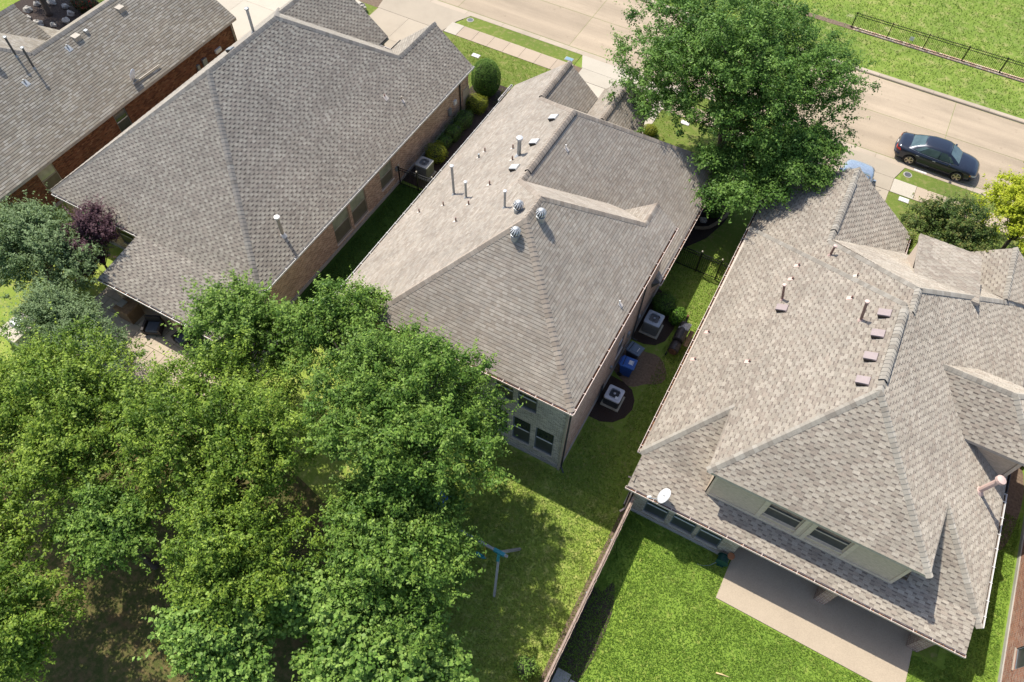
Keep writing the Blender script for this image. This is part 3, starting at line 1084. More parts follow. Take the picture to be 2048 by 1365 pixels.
yy = 7.0
while yy < 13.2:
    x = -29.5
    h = rs.uniform(.55, .8)
    while x < -19.6:
        w = rs.uniform(.6, 1.1)
        obj('flagstone', MB().box(x + .012, yy + .012, -.03, x + w - .012, yy + h - .012, .035 + rs.uniform(0, .006)), M_stone, pl1)
        x += w
    yy += h
pv = thing('stepping_pavers', 'grey square pavers at the fence foot', 'pavers', (.3, 5.6, 0))
pv['kind'] = 'structure'
for i, (a, b, c, d) in enumerate(((-.28, 5.35, .3, 6.0), (-.28, 4.6, .3, 5.32), (.34, 4.9, 1.05, 5.85), (.34, 4.0, 1.05, 4.86))):
    obj('paver', MB().box(a, b, -.02, c, d, .05 + .004 * i), M_found, pv)

# ------------------------------------------------------------------ MIDDLE HOUSE
p = .84
HM = House('two storey buff brick house with tan shingle roof in the middle', (-10, 20, 0), 'M', 'M', M_brickM)
zu, zr, zf = 5.9, 9.89, 8.31
yR, yF, yG = 19.55, 26.75, 24.6
HM.roofs({
    'right': [(-3.9, 13.45, zu), (-3.9, yG, zu), (-5.05, yG, 6.866), (-5.05, 23.15, 6.866), (-8.65, yR, zr), (-8.65, 18.2, zr)],
    'rear': [(-13.4, 13.45, zu), (-3.9, 13.45, zu), (-8.65, 18.2, zr)],
    'left': [(-8.65, 18.2, zr), (-8.65, yR, zr), (-10.53, yR + 1.88, zf), (-10.53, yF, zf), (-13.75, yF + 3.22, 5.606), (-13.75, 33.5, 5.606), (-17.15, 33.5, 2.75), (-17.15, 13.45, 2.75), (-13.4, 13.45, zu)],
    'cross': [(-8.65, yR, zr), (-5.05, 23.15, 6.866), (-6.5, yG, 5.648), (-7.36, yG, 5.648), (-10.53, yR + 1.88, zf)],
    'gablet': [(-5.05, 23.15, 6.866), (-5.05, yG, 6.866), (-6.5, yG, 5.648)],
    'low_right': [(-10.53, yR + 1.88, zf), (-7.36, yG, 5.648), (-6.9, 24.14, 5.26), (-3.75, 23.9, 2.614), (-3.75, 33.53, 2.614), (-10.53, yF, zf)],
    'front': [(-10.53, yF, zf), (-3.75, 33.53, 2.614), (-8.8, 33.53, 2.614), (-8.8, 32.12, 3.8), (-10.35, 30.57, 5.1), (-11.8, 32.0, 3.9), (-13.75, yF + 3.22, 5.606)],
    'gable_a': [(-13.75, yF + 3.22, 5.606), (-13.75, 33.5, 5.606), (-11.8, 33.5, 3.95), (-11.8, 32.0, 3.95)],
    'gable_b_left': [(-10.35, 30.57, 5.1), (-10.35, 34.5, 5.1), (-11.8, 34.5, 3.88), (-11.8, 32.0, 3.88)],
    'gable_b_right': [(-10.35, 30.57, 5.1), (-10.35, 34.5, 5.1), (-8.8, 34.5, 3.8), (-8.8, 32.12, 3.8)],
})
c = HM.cap
c((-3.9, 13.45, zu), (-8.65, 18.2, zr), 'rear', 'right')
c((-13.4, 13.45, zu), (-8.65, 18.2, zr), 'rear', 'left')
c((-8.65, 18.2, zr), (-8.65, yR, zr), 'left', 'right')
c((-5.05, 23.15, 6.866), (-8.65, yR, zr), 'cross', 'right')
c((-5.05, yG, 6.866), (-5.05, 23.15, 6.866), 'gablet', 'right')
c((-10.53, yR + 1.88, zf), (-8.65, yR, zr), 'cross', 'left')
c((-10.53, yR + 1.88, zf), (-10.53, 22.1, zf), 'left', 'low_right')
c((-10.53, 22.1, zf), (-10.53, yF, zf), 'left', 'low_right', vent=True, lift=.05)
c((-3.75, 33.53, 2.614), (-10.53, yF, zf), 'front', 'low_right')
c((-13.75, yF + 3.22, 5.606), (-10.53, yF, zf), 'front', 'left')
c((-13.75, yF + 3.3, 5.606), (-13.75, 33.5, 5.606), 'gable_a', 'left', vent=True, lift=.05)
c((-10.35, 30.6, 5.1), (-10.35, 34.5, 5.1), 'gable_b_left', 'gable_b_right', vent=True, lift=.05)
W = HM.wall
W((-13.2, 13.62), (-4.05, 13.62), 0, 5.78, [(.5, 1.4, .85, 2.9), (1.9, 2.8, .85, 2.9), (4.3, 5.2, .85, 2.9), (5.55, 6.43, .85, 2.9), (6.68, 7.56, .85, 2.9), (7.80, 8.70, .85, 2.9), (1.2, 2.1, 4.05, 5.5), (3.0, 3.9, 4.05, 5.5), (5.75, 6.63, 4.05, 5.55), (6.84, 7.74, 4.05, 5.55)], M_brickMr)
W((-4.05, 13.62), (-4.05, 24.35), 0, 5.78, [(5.95, 6.75, 1.2, 2.6)])
W((-4.05, 24.35), (-7.2, 24.35), 4.0, 5.75, found=False)
HM.gable((-4.05, 24.35), (-7.2, 24.35), 5.75, [(1.0, 6.55), (2.3, 5.75)])
W((-4.05, 24.35), (-4.05, 33.3), 0, 2.5, [(3.2, 4.1, .9, 2.1)])
W((-4.05, 33.3), (-9.0, 33.3), 0, 2.5, [(1.2, 2.7, .7, 2.2)])
W((-9.0, 34.3), (-11.7, 34.3), 0, 3.75, [(.8, 1.9, .05, 2.4)])
W((-9.0, 33.3), (-9.0, 34.3), 0, 3.75)
HM.gable((-9.0, 34.3), (-11.7, 34.3), 3.75, [(1.35, 4.95)])
W((-11.7, 33.3), (-16.9, 33.3), 0, 2.65, [(1.0, 4.2, .05, 2.3)])
HM.gable((-11.7, 33.3), (-16.9, 33.3), 2.65, [(.02, 3.85), (2.05, 5.45)])
W((-16.9, 33.3), (-16.9, 13.64), 0, 2.65, [(3, 4, .9, 2.1), (8, 9.2, .9, 2.1)])
W((-16.9, 13.64), (-13.2, 13.64), 0, 2.65)
HM.gable((-16.9, 13.64), (-13.2, 13.64), 2.65, [(3.68, 5.75)])
G = HM.gutter
G((-3.9, 13.4), (-3.9, yG), zu - .03, (1, 0), M_cream, .7, seed=2)
G((-13.4, 13.45), (-3.8, 13.45), zu - .03, (0, -1), M_cream, 1., seed=3)
G((-3.75, 23.8), (-3.75, 33.5), 2.58, (1, 0), M_cream, .3, seed=4)
G((-17.15, 13.45), (-17.15, 31.7), 2.72, (-1, 0), M_gutL, .2, seed=5)
G((-17.3, 31.85), (-17.3, 33.5), 2.72, (-1, 0), M_gutL, .2, seed=6)
HM.downspout(-3.98, 13.72, 0, 5.8, M_galvd, (.7, -.7))
HM.downspout(-3.98, 21.9, 0, 5.8, M_galvd, (1, 0))
tr = MB().box(-4.1, 13.52, 0, -4.0, 13.6, 5.75)
obj('corner_trim', tr, M_frame, HM.root)
fl = MB().add([(-3.76, 23.88, 2.55), (-4.04, 23.88, 2.8), (-4.04, 23.3, 2.95), (-4.04, 23.6, 2.3)], [(0, 1, 2), (0, 2, 3), (0, 3, 1)])
obj('flashing', fl, M_galvd, HM.root)
for x, y, z, w, h in ((-4.0, 22.3, 1.2, .22, .3), (-4.0, 20.9, 1.5, .2, .3), (-4.0, 18.9, 1.3, .12, .2)):
    obj('meter_box', MB().box(x - .04, y - w / 2, z, x + .06, y + w / 2, z + h), M_galv, HM.root)
zl = lambda x: zr - p * (-8.65 - x)
HM.pipe((-14.38, 21.91, 5.08), 1.78, .062, M_galv, flash=M_turb, top=(-14.45, 21.95, 6.85))
HM.pipe((-13.27, 21.23, 6.01), 1.0, .055, M_galv, flash=M_turb)
HM.pipe((-10.25, 19.44, 8.55), .95, .05, M_galv, flash=M_turb)
HM.pipe((-11.91, 23.91, 7.15), 1.0, .095, M_galv, flash=M_turb, capr=1.6)
for x, y in ((-14.74, 25.6), (-12.73, 24.86), (-12.11, 23.63), (-12.33, 21.83), (-12.7, 20.52), (-14.51, 21.1), (-16.01, 21.09), (-12.66, 19.31)):
    HM.stub((x, y, zl(x)), 'left', .27)
HM.stub((-14.84, 25.13, zl(-14.84)), 'left', .26, .05, M_galv)
HM.stub((-9.93, 24.78, 7.81), 'low_right', .22, .035, M_pvc, .2)
HM.stub((-4.36, 18.91, 6.29), 'right', .22, .035, M_pvc, .2)
M_ventw = plain('white_vent_plastic', (.47, .46, .44), .4, var=.05)
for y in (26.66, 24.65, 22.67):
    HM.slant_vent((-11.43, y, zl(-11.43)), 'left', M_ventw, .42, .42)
HM.turbine((-9.33, 18.88, 9.32), 'left')
HM.turbine((-8.25, 18.74, 9.55), 'right')
HM.turbine((-8.75, 17.55, 9.34), 'rear')

# ------------------------------------------------------------------ RIGHT HOUSE
HR = House('large brick house with taupe shingle roof and covered patio on the right', (6, 22, 0), 'R', 'R', M_brickR)
q = .79
zr = 8.37
zP = lambda x: 8.13 - .753 * (6.28 - x)
fy = lambda z: 24.25 + (8.13 - z) / .72
HR.roofs({
    'left': [(-.98, 14.72, 2.9), (1.68, 17.38, 5.0), (1.68, 14.2, 5.0), (5.94, 18.46, zr), (5.94, 22.95, zr), (-.98, 29.4, 2.9)],
    'upper_rear': [(1.68, 14.2, 5.0), (10.2, 14.2, 5.0), (5.94, 18.46, zr)],
    'right': [(5.94, 18.46, zr), (10.2, 14.2, 5.0), (10.2, 17.38, 5.0), (13.15, 14.43, 2.674), (13.15, 31.7, 2.674), (6.28, 24.25, 8.1), (6.28, 22.9, 8.1), (5.94, 22.95, zr)],
    'hip_left': [(-.98, 14.72, 2.9), (2.04, 14.72, 2.9), (2.04, 17.38, 5.0), (1.68, 17.38, 5.0)],
    'hip_right': [(13.15, 14.43, 2.67), (10.2, 17.38, 5.0), (10.2, 14.43, 2.67)],
    'patio': [(-.86, 13.2, 2.60), (12.85, 13.2, 2.60), (12.85, 14.75, 2.90), (-.86, 14.75, 2.90)],
    'north_left': [(-1.0, 29.0, 2.648), (6.28, 22.1, 8.13), (6.28, 24.25, 8.13), (2.7, 27.83, zP(2.7)), (2.7, 33.5, zP(2.7)), (-1.0, 33.5, 2.648)],
    'north_front': [(6.28, 24.25, 8.13), (2.7, 27.95, 5.47), (6.6, 31.95, 2.59), (13.15, 31.83, 2.674)],
    'wing_right': [(2.7, 27.83, zP(2.7)), (6.6, 31.8, 2.53), (6.6, 33.5, 2.53), (2.7, 33.5, zP(2.7))],
    'dormer': [(6.52, 26.9, 6.0), (9.34, 26.9, 6.0), (9.27, 30.75, 5.2), (6.42, 30.75, 5.2)],
    'porch_left': [(10.97, 29.4, 4.5), (10.97, 33.0, 4.5), (9.35, 33.0, 3.25), (9.35, 30.9, 3.25)],
    'porch_right': [(10.97, 29.4, 4.5), (10.97, 33.0, 4.5), (12.6, 33.0, 3.25), (12.6, 30.9, 3.25)],
    'side_rear': [(10.3, 20.65, 4.93), (13.0, 20.65, 4.93), (11.25, 22.5, 6.43), (8.4, 22.5, 6.43)],
    'side_front': [(8.4, 22.5, 6.43), (11.25, 22.5, 6.43), (13.0, 24.35, 4.93), (10.3, 24.35, 4.93)],
    'side_end': [(13.0, 20.65, 4.93), (13.0, 24.35, 4.93), (11.25, 22.5, 6.43)],
})
c = HR.cap
c((1.68, 14.2, 5.0), (5.94, 18.46, zr), 'left', 'upper_rear')
c((10.2, 14.2, 5.0), (5.94, 18.46, zr), 'right', 'upper_rear')
c((5.94, 18.46, zr), (5.94, 18.95, zr), 'left', 'right')
c((5.94, 18.95, zr), (5.94, 22.6, zr), 'left', 'right', vent=True, lift=.05)
c((5.94, 22.6, zr), (5.94, 22.95, zr), 'left', 'right')
c((-.98, 29.4, 2.9), (5.94, 22.95, zr), 'left', 'north_front')
c((6.28, 22.9, 8.13), (6.28, 24.25, 8.13), 'north_left', 'right')
c((13.15, 31.75, 2.674), (6.28, 24.25, 8.13), 'north_front', 'right')
c((2.7, 27.83, zP(2.7)), (6.28, 24.25, 8.13), 'north_front', 'north_left')
c((2.7, 27.83, zP(2.7)), (2.7, 28.6, zP(2.7)), 'north_left', 'wing_right')
c((2.7, 28.6, zP(2.7)), (2.7, 32.4, zP(2.7)), 'north_left', 'wing_right', vent=True, lift=.05)
c((2.7, 32.4, zP(2.7)), (2.7, 33.5, zP(2.7)), 'north_left', 'wing_right')
c((-.98, 14.72, 2.9), (1.68, 17.38, 5.0), 'hip_left', 'left')
c((13.15, 14.43, 2.67), (10.2, 17.38, 5.0), 'hip_right', 'right')
c((10.97, 29.4, 4.5), (10.97, 33.0, 4.5), 'porch_left', 'porch_right')
c((11.25, 22.5, 6.43), (8.4, 22.5, 6.43), 'side_rear', 'side_front')
c((13.0, 20.65, 4.93), (11.25, 22.5, 6.43), 'side_rear', 'side_end')
c((13.0, 24.35, 4.93), (11.25, 22.5, 6.43), 'side_front', 'side_end')
# riser between the two offset left slopes
obj('step_flashing', MB().add([(-.98, 29.38, 2.85), (5.94, 22.93, 8.32), (6.1, 22.95, 7.9), (-.98, 29.42, 2.6)], [(0, 1, 2, 3)]), M_deck, HR.root)
W = HR.wall
W((-.5, 13.42), (4.22, 13.42), 0, 2.52, [(.62, 1.63, .5, 2.1), (1.86, 2.88, .5, 2.1), (3.05, 4.05, .5, 2.1)])
W((4.22, 13.42), (4.22, 16.4), 0, 2.6)
W((4.22, 16.4), (12.0, 16.4), 0, 2.9, [(.8, 2.6, .1, 2.2), (4.2, 5.6, .8, 2.2)])
W((12.85, 14.9), (12.85, 31.3), 0, 2.6, [(3, 4, .9, 2.1), (9, 10.2, .9, 2.1)])
W((12.0, 16.4), (12.85, 14.9), 0, 2.6)
W((12.85, 31.3), (6.4, 31.3), 0, 2.6, [(2, 4, .6, 2.2)])
W((6.3, 33.3), (-.7, 33.3), 0, 2.5, [(1.5, 4.6, .05, 2.3)])
HR.gable((6.3, 33.3), (-.7, 33.3), 2.5, [(3.6, 5.3)])
W((6.3, 31.3), (6.3, 33.3), 0, 2.5)
W((-.7, 33.3), (-.7, 13.42), 0, 2.75, [(5, 6, .9, 2.1), (12, 13.2, .9, 2.1)])
# upper storey rear wall in siding boards
W((2.15, 14.4), (9.68, 14.4), 2.72, 4.92, [(2.2, 3.58, 3.32, 4.62, 'siding'), (4.05, 5.45, 3.32, 4.62, 'siding')], M_sid, False)
bd = bpy.data.meshes.new('siding_board')
for z in np.arange(2.85, 4.9, .175):
    for xa, xb in ((2.15, 4.28), (5.80, 6.13), (7.68, 9.68)):
        o = obj('siding_board', MB().add([(xa, 14.39, z), (xb, 14.39, z), (xb, 14.372, z), (xa, 14.372, z), (xa, 14.394, z + .17), (xb, 14.394, z + .17)], [(3, 2, 5, 4), (0, 1, 2, 3)]), M_sid, HR.root)
for x0, x1, z0, z1 in ((2.1, 2.2, 2.75, 4.95), (9.6, 9.72, 2.75, 4.95), (4.16, 4.34, 2.9, 4.9), (5.74, 5.9, 2.9, 4.9), (6.02, 6.18, 2.9, 4.9), (7.62, 7.78, 2.9, 4.9)):
    obj('trim_board', MB().box(x0, 14.355, z0, x1, 14.40, z1), M_trim, HR.root)
obj('skirt_board', MB().box(2.1, 14.35, 2.78, 9.72, 14.40, 3.0), M_trim, HR.root)
W((9.68, 14.4), (9.68, 17.6), 2.8, 4.95, (), M_sid, False)
W((2.05, 17.6), (2.05, 14.4), 2.8, 4.95, (), M_sid, False)
HR.gable((10.4, 20.95), (12.75, 20.95), 3.0, [(.03, 4.85), (2.33, 4.85)], M_sid)
W((12.75, 20.95), (12.75, 24.1), 2.6, 4.9, [(1.0, 2.1, 3.3, 4.5, 'siding')], M_sid, False)
obj('trim_board', MB().box(12.66, 20.9, 2.7, 12.80, 20.99, 4.85), M_trim, HR.root)
# dormer cheeks and face
obj('dormer_wall', MB().add([(6.55, 28.0, 5.2), (6.52, 30.5, 5.12), (6.52, 30.5, 3.5)], [(0, 1, 2)]), plain('cream_siding', (.52, .43, .34), .7), HR.root)
obj('dormer_wall', MB().add([(9.25, 28.0, 5.2), (9.2, 30.5, 5.12), (9.2, 30.5, 3.5)], [(2, 1, 0)]), M_sid, HR.root)
obj('dormer_wall', MB().quad((9.2, 30.5, 3.4), (6.52, 30.5, 3.4), (6.52, 30.5, 5.15), (9.2, 30.5, 5.15)), M_sid, HR.root)
# patio columns
for x in (7.92, 11.76):
    mb = MB()
    w, d0 = .46, .5
    for a, b in (((x, 13.5), (x + w, 13.5)), ((x + w, 13.5), (x + w, 13.5 + d0)), ((x + w, 13.5 + d0), (x, 13.5 + d0)), ((x, 13.5 + d0), (x, 13.5))):
        L_ = math.hypot(b[0] - a[0], b[1] - a[1])
        mb.quad((*a, 0), (*b, 0), (*b, 2.5), (*a, 2.5), [(0, 0), (L_, 0), (L_, 2.5), (0, 2.5)])
    obj('patio_column', mb, M_brickC, HR.root)
obj('patio_beam', MB().box(4.3, 13.5, 2.32, 12.3, 13.95, 2.56), M_trim, HR.root)
G = HR.gutter
G((-.98, 14.72), (-.98, 29.3), 2.87, (-1, 0), M_cream, .5, seed=12)
G((-1.0, 29.5), (-1.0, 33.4), 2.6, (-1, 0), M_cream, .4, seed=13)
G((-.9, 13.2), (12.88, 13.2), 2.58, (0, -1), M_cream, .25, seed=14)
G((13.15, 14.5), (13.15, 20.6), 2.64, (1, 0), M_white, 0, w=.13, seed=15)
G((13.15, 20.7), (13.15, 31.5), 2.64, (1, 0), M_galvd, 0, seed=16)
G((6.6, 31.8), (6.6, 33.4), 2.5, (1, 0), M_cream, .3, seed=17)
HR.downspout(-.6, 13.33, 0, 2.5, M_cream, (-.5, -.8))
HR.downspout(-.78, 14.8, 0, 2.75, M_cream, (-1, 0))
HR.pipe((1.78, 23.66, 5.08), .9, .055, M_pinkd, top=(1.55, 23.66, 6.0), flash=M_pink)
HR.pipe((4.73, 22.15, 7.41), 1.05, .06, M_pinkd, top=(4.5, 22.15, 8.5), flash=M_pink)
HR.pipe((2.9, 26.82, 5.58), .62, .055, M_pinkd, flash=M_pink)
HR.pipe((11.66, 19.35, 3.85), 1.12, .115, M_pink, flash=M_pink, capr=1.7, top=(11.86, 19.4, 4.95))
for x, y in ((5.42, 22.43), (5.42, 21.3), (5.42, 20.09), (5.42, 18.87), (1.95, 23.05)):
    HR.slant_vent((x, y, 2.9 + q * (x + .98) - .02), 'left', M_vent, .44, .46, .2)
for x, y in ((1.83, 25.93), (1.81, 25.02), (4.17, 23.5), (-.58, 21.75), (-.61, 20.04), (1.51, 19.89)):
    HR.stub((x, y, 2.9 + q * (x + .98)), 'left', .17, .04, M_pinkd, .2, M_pink)
HR.stub((4.15, 25.26, zP(4.15)), 'north_left', .2, .03, M_pinkd)

# ------------------------------------------------------------------ LEFT HOUSE
HL = House('single storey brown brick house with grey hip roof left of the middle', (-27, 22, 0), 'L', 'L', M_brickL)
p = .8
zr, ze = 8.4, 2.84
HL.roofs({
    'right': [(-20.25, 13.4, ze), (-20.25, 33.7, ze), (-22.83, 33.7, 4.904), (-22.83, 29.87, 4.904), (-27.2, 25.5, zr), (-27.2, 20.35, zr)],
    'rear': [(-33.9, 13.4, ze), (-20.25, 13.4, ze), (-27.2, 20.35, zr)],
    'left': [(-27.2, 20.35, zr), (-27.2, 25.5, zr), (-34.1, 32.4, 2.88), (-34.1, 13.4, 2.88)],
    'front': [(-27.2, 25.5, zr), (-22.83, 29.87, 4.904), (-25.42, 32.45, 2.84), (-26.4, 32.45, 2.84), (-30.25, 28.6, 5.92), (-34.1, 32.45, 2.84)],
    'gable_left': [(-22.83, 29.87, 4.904), (-22.83, 33.7, 4.904), (-25.42, 33.7, 2.832), (-25.42, 32.45, 2.84)],
    'garage_right': [(-30.25, 28.6, 5.88), (-30.25, 33.6, 5.88), (-26.4, 33.6, 2.8), (-26.4, 32.45, 2.8)],
    'garage_left': [(-30.25, 28.6, 5.88), (-30.25, 33.6, 5.88), (-34.1, 33.6, 2.8), (-34.1, 32.45, 2.8)],
    'patio': [(-27.95, 10.55, 2.5), (-20.3, 10.55, 2.5), (-20.3, 13.45, 2.87), (-27.95, 13.45, 2.87)],
})
c = HL.cap
c((-20.25, 13.4, ze), (-27.2, 20.35, zr), 'right', 'rear')
c((-34.0, 13.45, ze), (-27.2, 20.35, zr), 'left', 'rear')
c((-27.2, 20.35, zr), (-27.2, 25.5, zr), 'left', 'right')
c((-22.83, 29.87, 4.904), (-27.2, 25.5, zr), 'front', 'right')
c((-34.1, 32.4, 2.88), (-27.2, 25.5, zr), 'front', 'left')
c((-22.83, 29.87, 4.904), (-22.83, 33.7, 4.904), 'gable_left', 'right')
c((-30.25, 28.6, 5.88), (-30.25, 33.6, 5.88), 'garage_left', 'garage_right')
W = HL.wall
W((-20.45, 13.6), (-20.45, 33.5), 0, 2.75, [(5.72, 7.10, .42, 2.35, 'blind'), (7.32, 8.66, .42, 2.35, 'blind'), (10.1, 11.3, .75, 2.2, 'blind')])
W((-33.8, 13.6), (-28.0, 13.6), 0, 2.75, [(1, 2.2, .8, 2.1), (3.6, 4.8, .8, 2.1)])
W((-28.0, 13.6), (-20.45, 13.6), 0, 2.75, [(1.5, 3.4, .1, 2.2), (4.6, 5.8, .8, 2.1)])
W((-33.8, 32.2), (-33.8, 13.6), 0, 2.75, [(4, 5, .9, 2.1)])
W((-20.45, 33.5), (-25.2, 33.5), 0, 2.75, [(1.4, 3.2, .7, 2.2)])
HL.gable((-20.45, 33.5), (-25.2, 33.5), 2.75, [(2.38, 4.75)])
W((-26.6, 33.4), (-33.8, 33.4), 0, 2.7, [(1.2, 6.0, .05, 2.2)])
HL.gable((-26.6, 33.4), (-33.8, 33.4), 2.7, [(3.65, 5.6)])
W((-25.2, 32.2), (-26.6, 32.2), 0, 2.7)
W((-25.2, 33.5), (-25.2, 32.2), 0, 2.7)
W((-26.6, 32.2), (-26.6, 33.4), 0, 2.7)
W((-33.8, 33.4), (-33.8, 32.2), 0, 2.7)
for x in (-27.7, -24.2, -20.75):
    mb = MB()
    for a, b in (((x, 10.8), (x + .4, 10.8)), ((x + .4, 10.8), (x + .4, 11.2)), ((x + .4, 11.2), (x, 11.2)), ((x, 11.2), (x, 10.8))):
        mb.quad((*a, 0), (*b, 0), (*b, 2.4), (*a, 2.4), [(0, 0), (.4, 0), (.4, 2.4), (0, 2.4)])
    obj('patio_column', mb, M_brickL, HL.root)
obj('corner_stone', MB().box(-20.49, 32.75, .2, -20.405, 33.52, 1.5), M_stone, HL.root)
G = HL.gutter
G((-20.25, 13.4), (-20.25, 33.75), ze - .03, (1, 0), M_gutL, .1, seed=22)
G((-33.9, 13.4), (-27.97, 13.4), ze - .03, (0, -1), M_gutL, .2, seed=23)
G((-27.97, 10.55), (-20.25, 10.55), 2.47, (0, -1), M_gutL, .3, seed=24)
G((-26.4, 32.5), (-26.4, 33.5), 2.77, (1, 0), M_galvd, .6, seed=25)
G((-26.3, 32.5), (-25.5, 32.5), 2.80, (0, 1), M_gutL, .6, seed=26)
G((-25.42, 32.6), (-25.42, 33.7), 2.80, (-1, 0), M_galvd, .6, seed=27)
HL.downspout(-20.40, 32.4, 0, 2.7, M_galvd, (1, .2))
for y, z, w, h, m in ((31.1, .9, .3, .45, M_galv), (31.75, 1.25, .28, .28, M_pvc), (25.2, 1.1, .18, .26, M_galv)):
    obj('meter_box', MB().box(-20.46, y - w / 2, z, -20.33, y + w / 2, z + h), m, HL.root)
HL.pipe((-21.14, 16.59, 3.55), 1.2, .085, M_frame, flash=M_pvc, capr=1.7)
HL.stub((-22.07, 27.12, 4.30), 'right', .16, .04, M_pinkd, .26)
HL.stub((-21.46, 27.85, 3.81), 'right', .26, .045, M_frame, .2)
HL.pipe((-28.6, 25.0, 7.28), 1.35, .075, M_galv)
HL.slant_vent((-28.6, 23.2, 7.28), 'left', M_galv)

# ------------------------------------------------------------------ FAR LEFT HOUSE
HF = House('dark russet brick house with weathered grey roof in the top left corner', (-41, 20, 0), 'L0', 'L', M_brickL0)
z6 = lambda x: 2.8 + .6 * (-35.9 - x)
HF.roofs({
    'right': [(-35.9, 2.0, 2.8), (-35.9, 30.3, 2.8), (-40.15, 30.3, 5.35), (-40.15, 19.25, 5.35), (-46.4, 13.0, 9.1), (-46.4, 2.0, 9.1)],
    'front': [(-40.15, 19.25, 5.35), (-44.7, 23.8, 2.62), (-52.6, 19.25, 5.35), (-46.4, 13.0, 9.1)],
    'left': [(-46.4, 13.0, 9.1), (-46.4, 2.0, 9.1), (-57.0, 2.0, 2.74), (-57.0, 23.6, 2.74)],
    'wing_left': [(-40.15, 19.25, 5.35), (-40.15, 30.3, 5.35), (-44.4, 30.3, 2.8), (-44.4, 23.5, 2.8)],
    'second_wing': [(-44.7, 17.6, 5.33), (-44.7, 22.0, 5.33), (-42.0, 22.0, 3.55), (-42.0, 20.0, 3.55)],
    'second_wing_left': [(-44.7, 17.6, 5.33), (-44.7, 22.0, 5.33), (-48.5, 22.0, 2.8), (-48.5, 20.0, 2.8)],
})
c = HF.cap
c((-40.15, 19.25, 5.35), (-40.15, 30.3, 5.35), 'wing_left', 'right')
c((-40.15, 19.25, 5.35), (-46.4, 13.0, 9.1), 'front', 'right')
c((-44.7, 17.6, 5.33), (-44.7, 22.0, 5.33), 'second_wing_left', 'second_wing')
W = HF.wall
W((-36.2, 2.2), (-36.2, 30.1), 0, 2.7, [(11.95, 13.0, 1.05, 2.4, 'blind'), (17.5, 18.4, 1.05, 2.4, 'dark')])
W((-36.2, 30.1), (-44.1, 30.1), 0, 2.7, [(2, 5.6, .05, 2.2)])
HF.gable((-36.2, 30.1), (-44.1, 30.1), 2.7, [(3.95, 5.2)])
W((-44.1, 30.1), (-44.1, 21.8), 0, 2.7)
W((-44.1, 21.8), (-48.3, 21.8), 0, 2.7)
HF.gable((-42.2, 21.8), (-48.3, 21.8), 2.7, [(.02, 3.4), (2.5, 5.15)])
W((-48.3, 21.8), (-56.8, 21.8), 0, 2.7)
W((-56.8, 21.8), (-56.8, 2.2), 0, 2.7)
W((-56.8, 2.2), (-36.2, 2.2), 0, 2.7, [(3, 5, .8, 2.1), (12, 14, .8, 2.1)])
HF.gable((-56.8, 2.2), (-36.2, 2.2), 2.7, [(10.4, 8.9)])
HF.downspout(-36.12, 29.9, 0, 2.65, M_frame, (1, 0))
HF.pipe((-40.42, 18.57, 5.51), 1.15, .06, M_galvd, flash=M_galv)
HF.pipe((-39.56, 18.69, 4.99), 1.25, .06, M_galvd, flash=M_galv)
HF.pipe((-40.75, 17.5, 5.7), .75, .10, M_galv, flash=M_galv)
for x, y, w in ((-39.56, 25.15, .42), (-39.61, 21.81, .42), (-39.55, 22.5, .2)):
    b = Vector((x, y, z6(x)))
    mb = MB()
    n = HF.planes['right']
    mb.box(x - w / 2, y - w / 2, z6(x + w / 2) - .02, x + w / 2, y + w / 2, z6(x) + .16)
    obj('roof_vent', mb, M_frame if w > .3 else M_galv, HF.root)
for x, y in ((-39.46, 20.97), (-39.27, 17.68)):
    HF.stub((x, y, z6(x)), 'right', .2, .04, M_galv, .3, M_galv)
for y, z, w, h, m in ((27.0, 1.2, .35, .5, M_galv), (26.4, 1.0, .2, .6, M_galv), (28.3, 1.4, .5, .25, M_pvc)):
    obj('meter_box', MB().box(-36.22, y - w / 2, z, -36.07, y + w / 2, z + h), m, HF.root)
obj('snow_rail', MB().beam((-36.3, 21.9, 3.15), (-36.25, 23.9, 3.15), .06, .06), M_frame, HF.root)

# ------------------------------------------------------------------ brick neighbour on the right edge
HN = House('red brick house whose side wall runs along the right edge', (20, 18, 0), 'R', 'R', M_brickN)
HN.roofs({'left': [(15.0, 9.0, 2.75), (20.0, 9.0, 6.5), (20.0, 31, 6.5), (15.0, 31, 2.75)], 'right': [(20.0, 9.0, 6.5), (25.0, 9.0, 2.75), (25.0, 31, 2.75), (20.0, 31, 6.5)]})
HN.wall((15.35, 30.8), (15.35, 9.2), 0, 2.7, [(15.6, 16.5, .9, 2.2), (8, 9, .9, 2.2)])
HN.wall((15.35, 9.2), (24.7, 9.2), 0, 2.7)
HN.gable((15.35, 9.2), (24.7, 9.2), 2.7, [(4.65, 6.3)])
HN.wall((24.7, 9.2), (24.7, 30.8), 0, 2.7)
HN.wall((24.7, 30.8), (15.35, 30.8), 0, 2.7)
HN.gable((24.7, 30.8), (15.35, 30.8), 2.7, [(4.7, 6.3)])

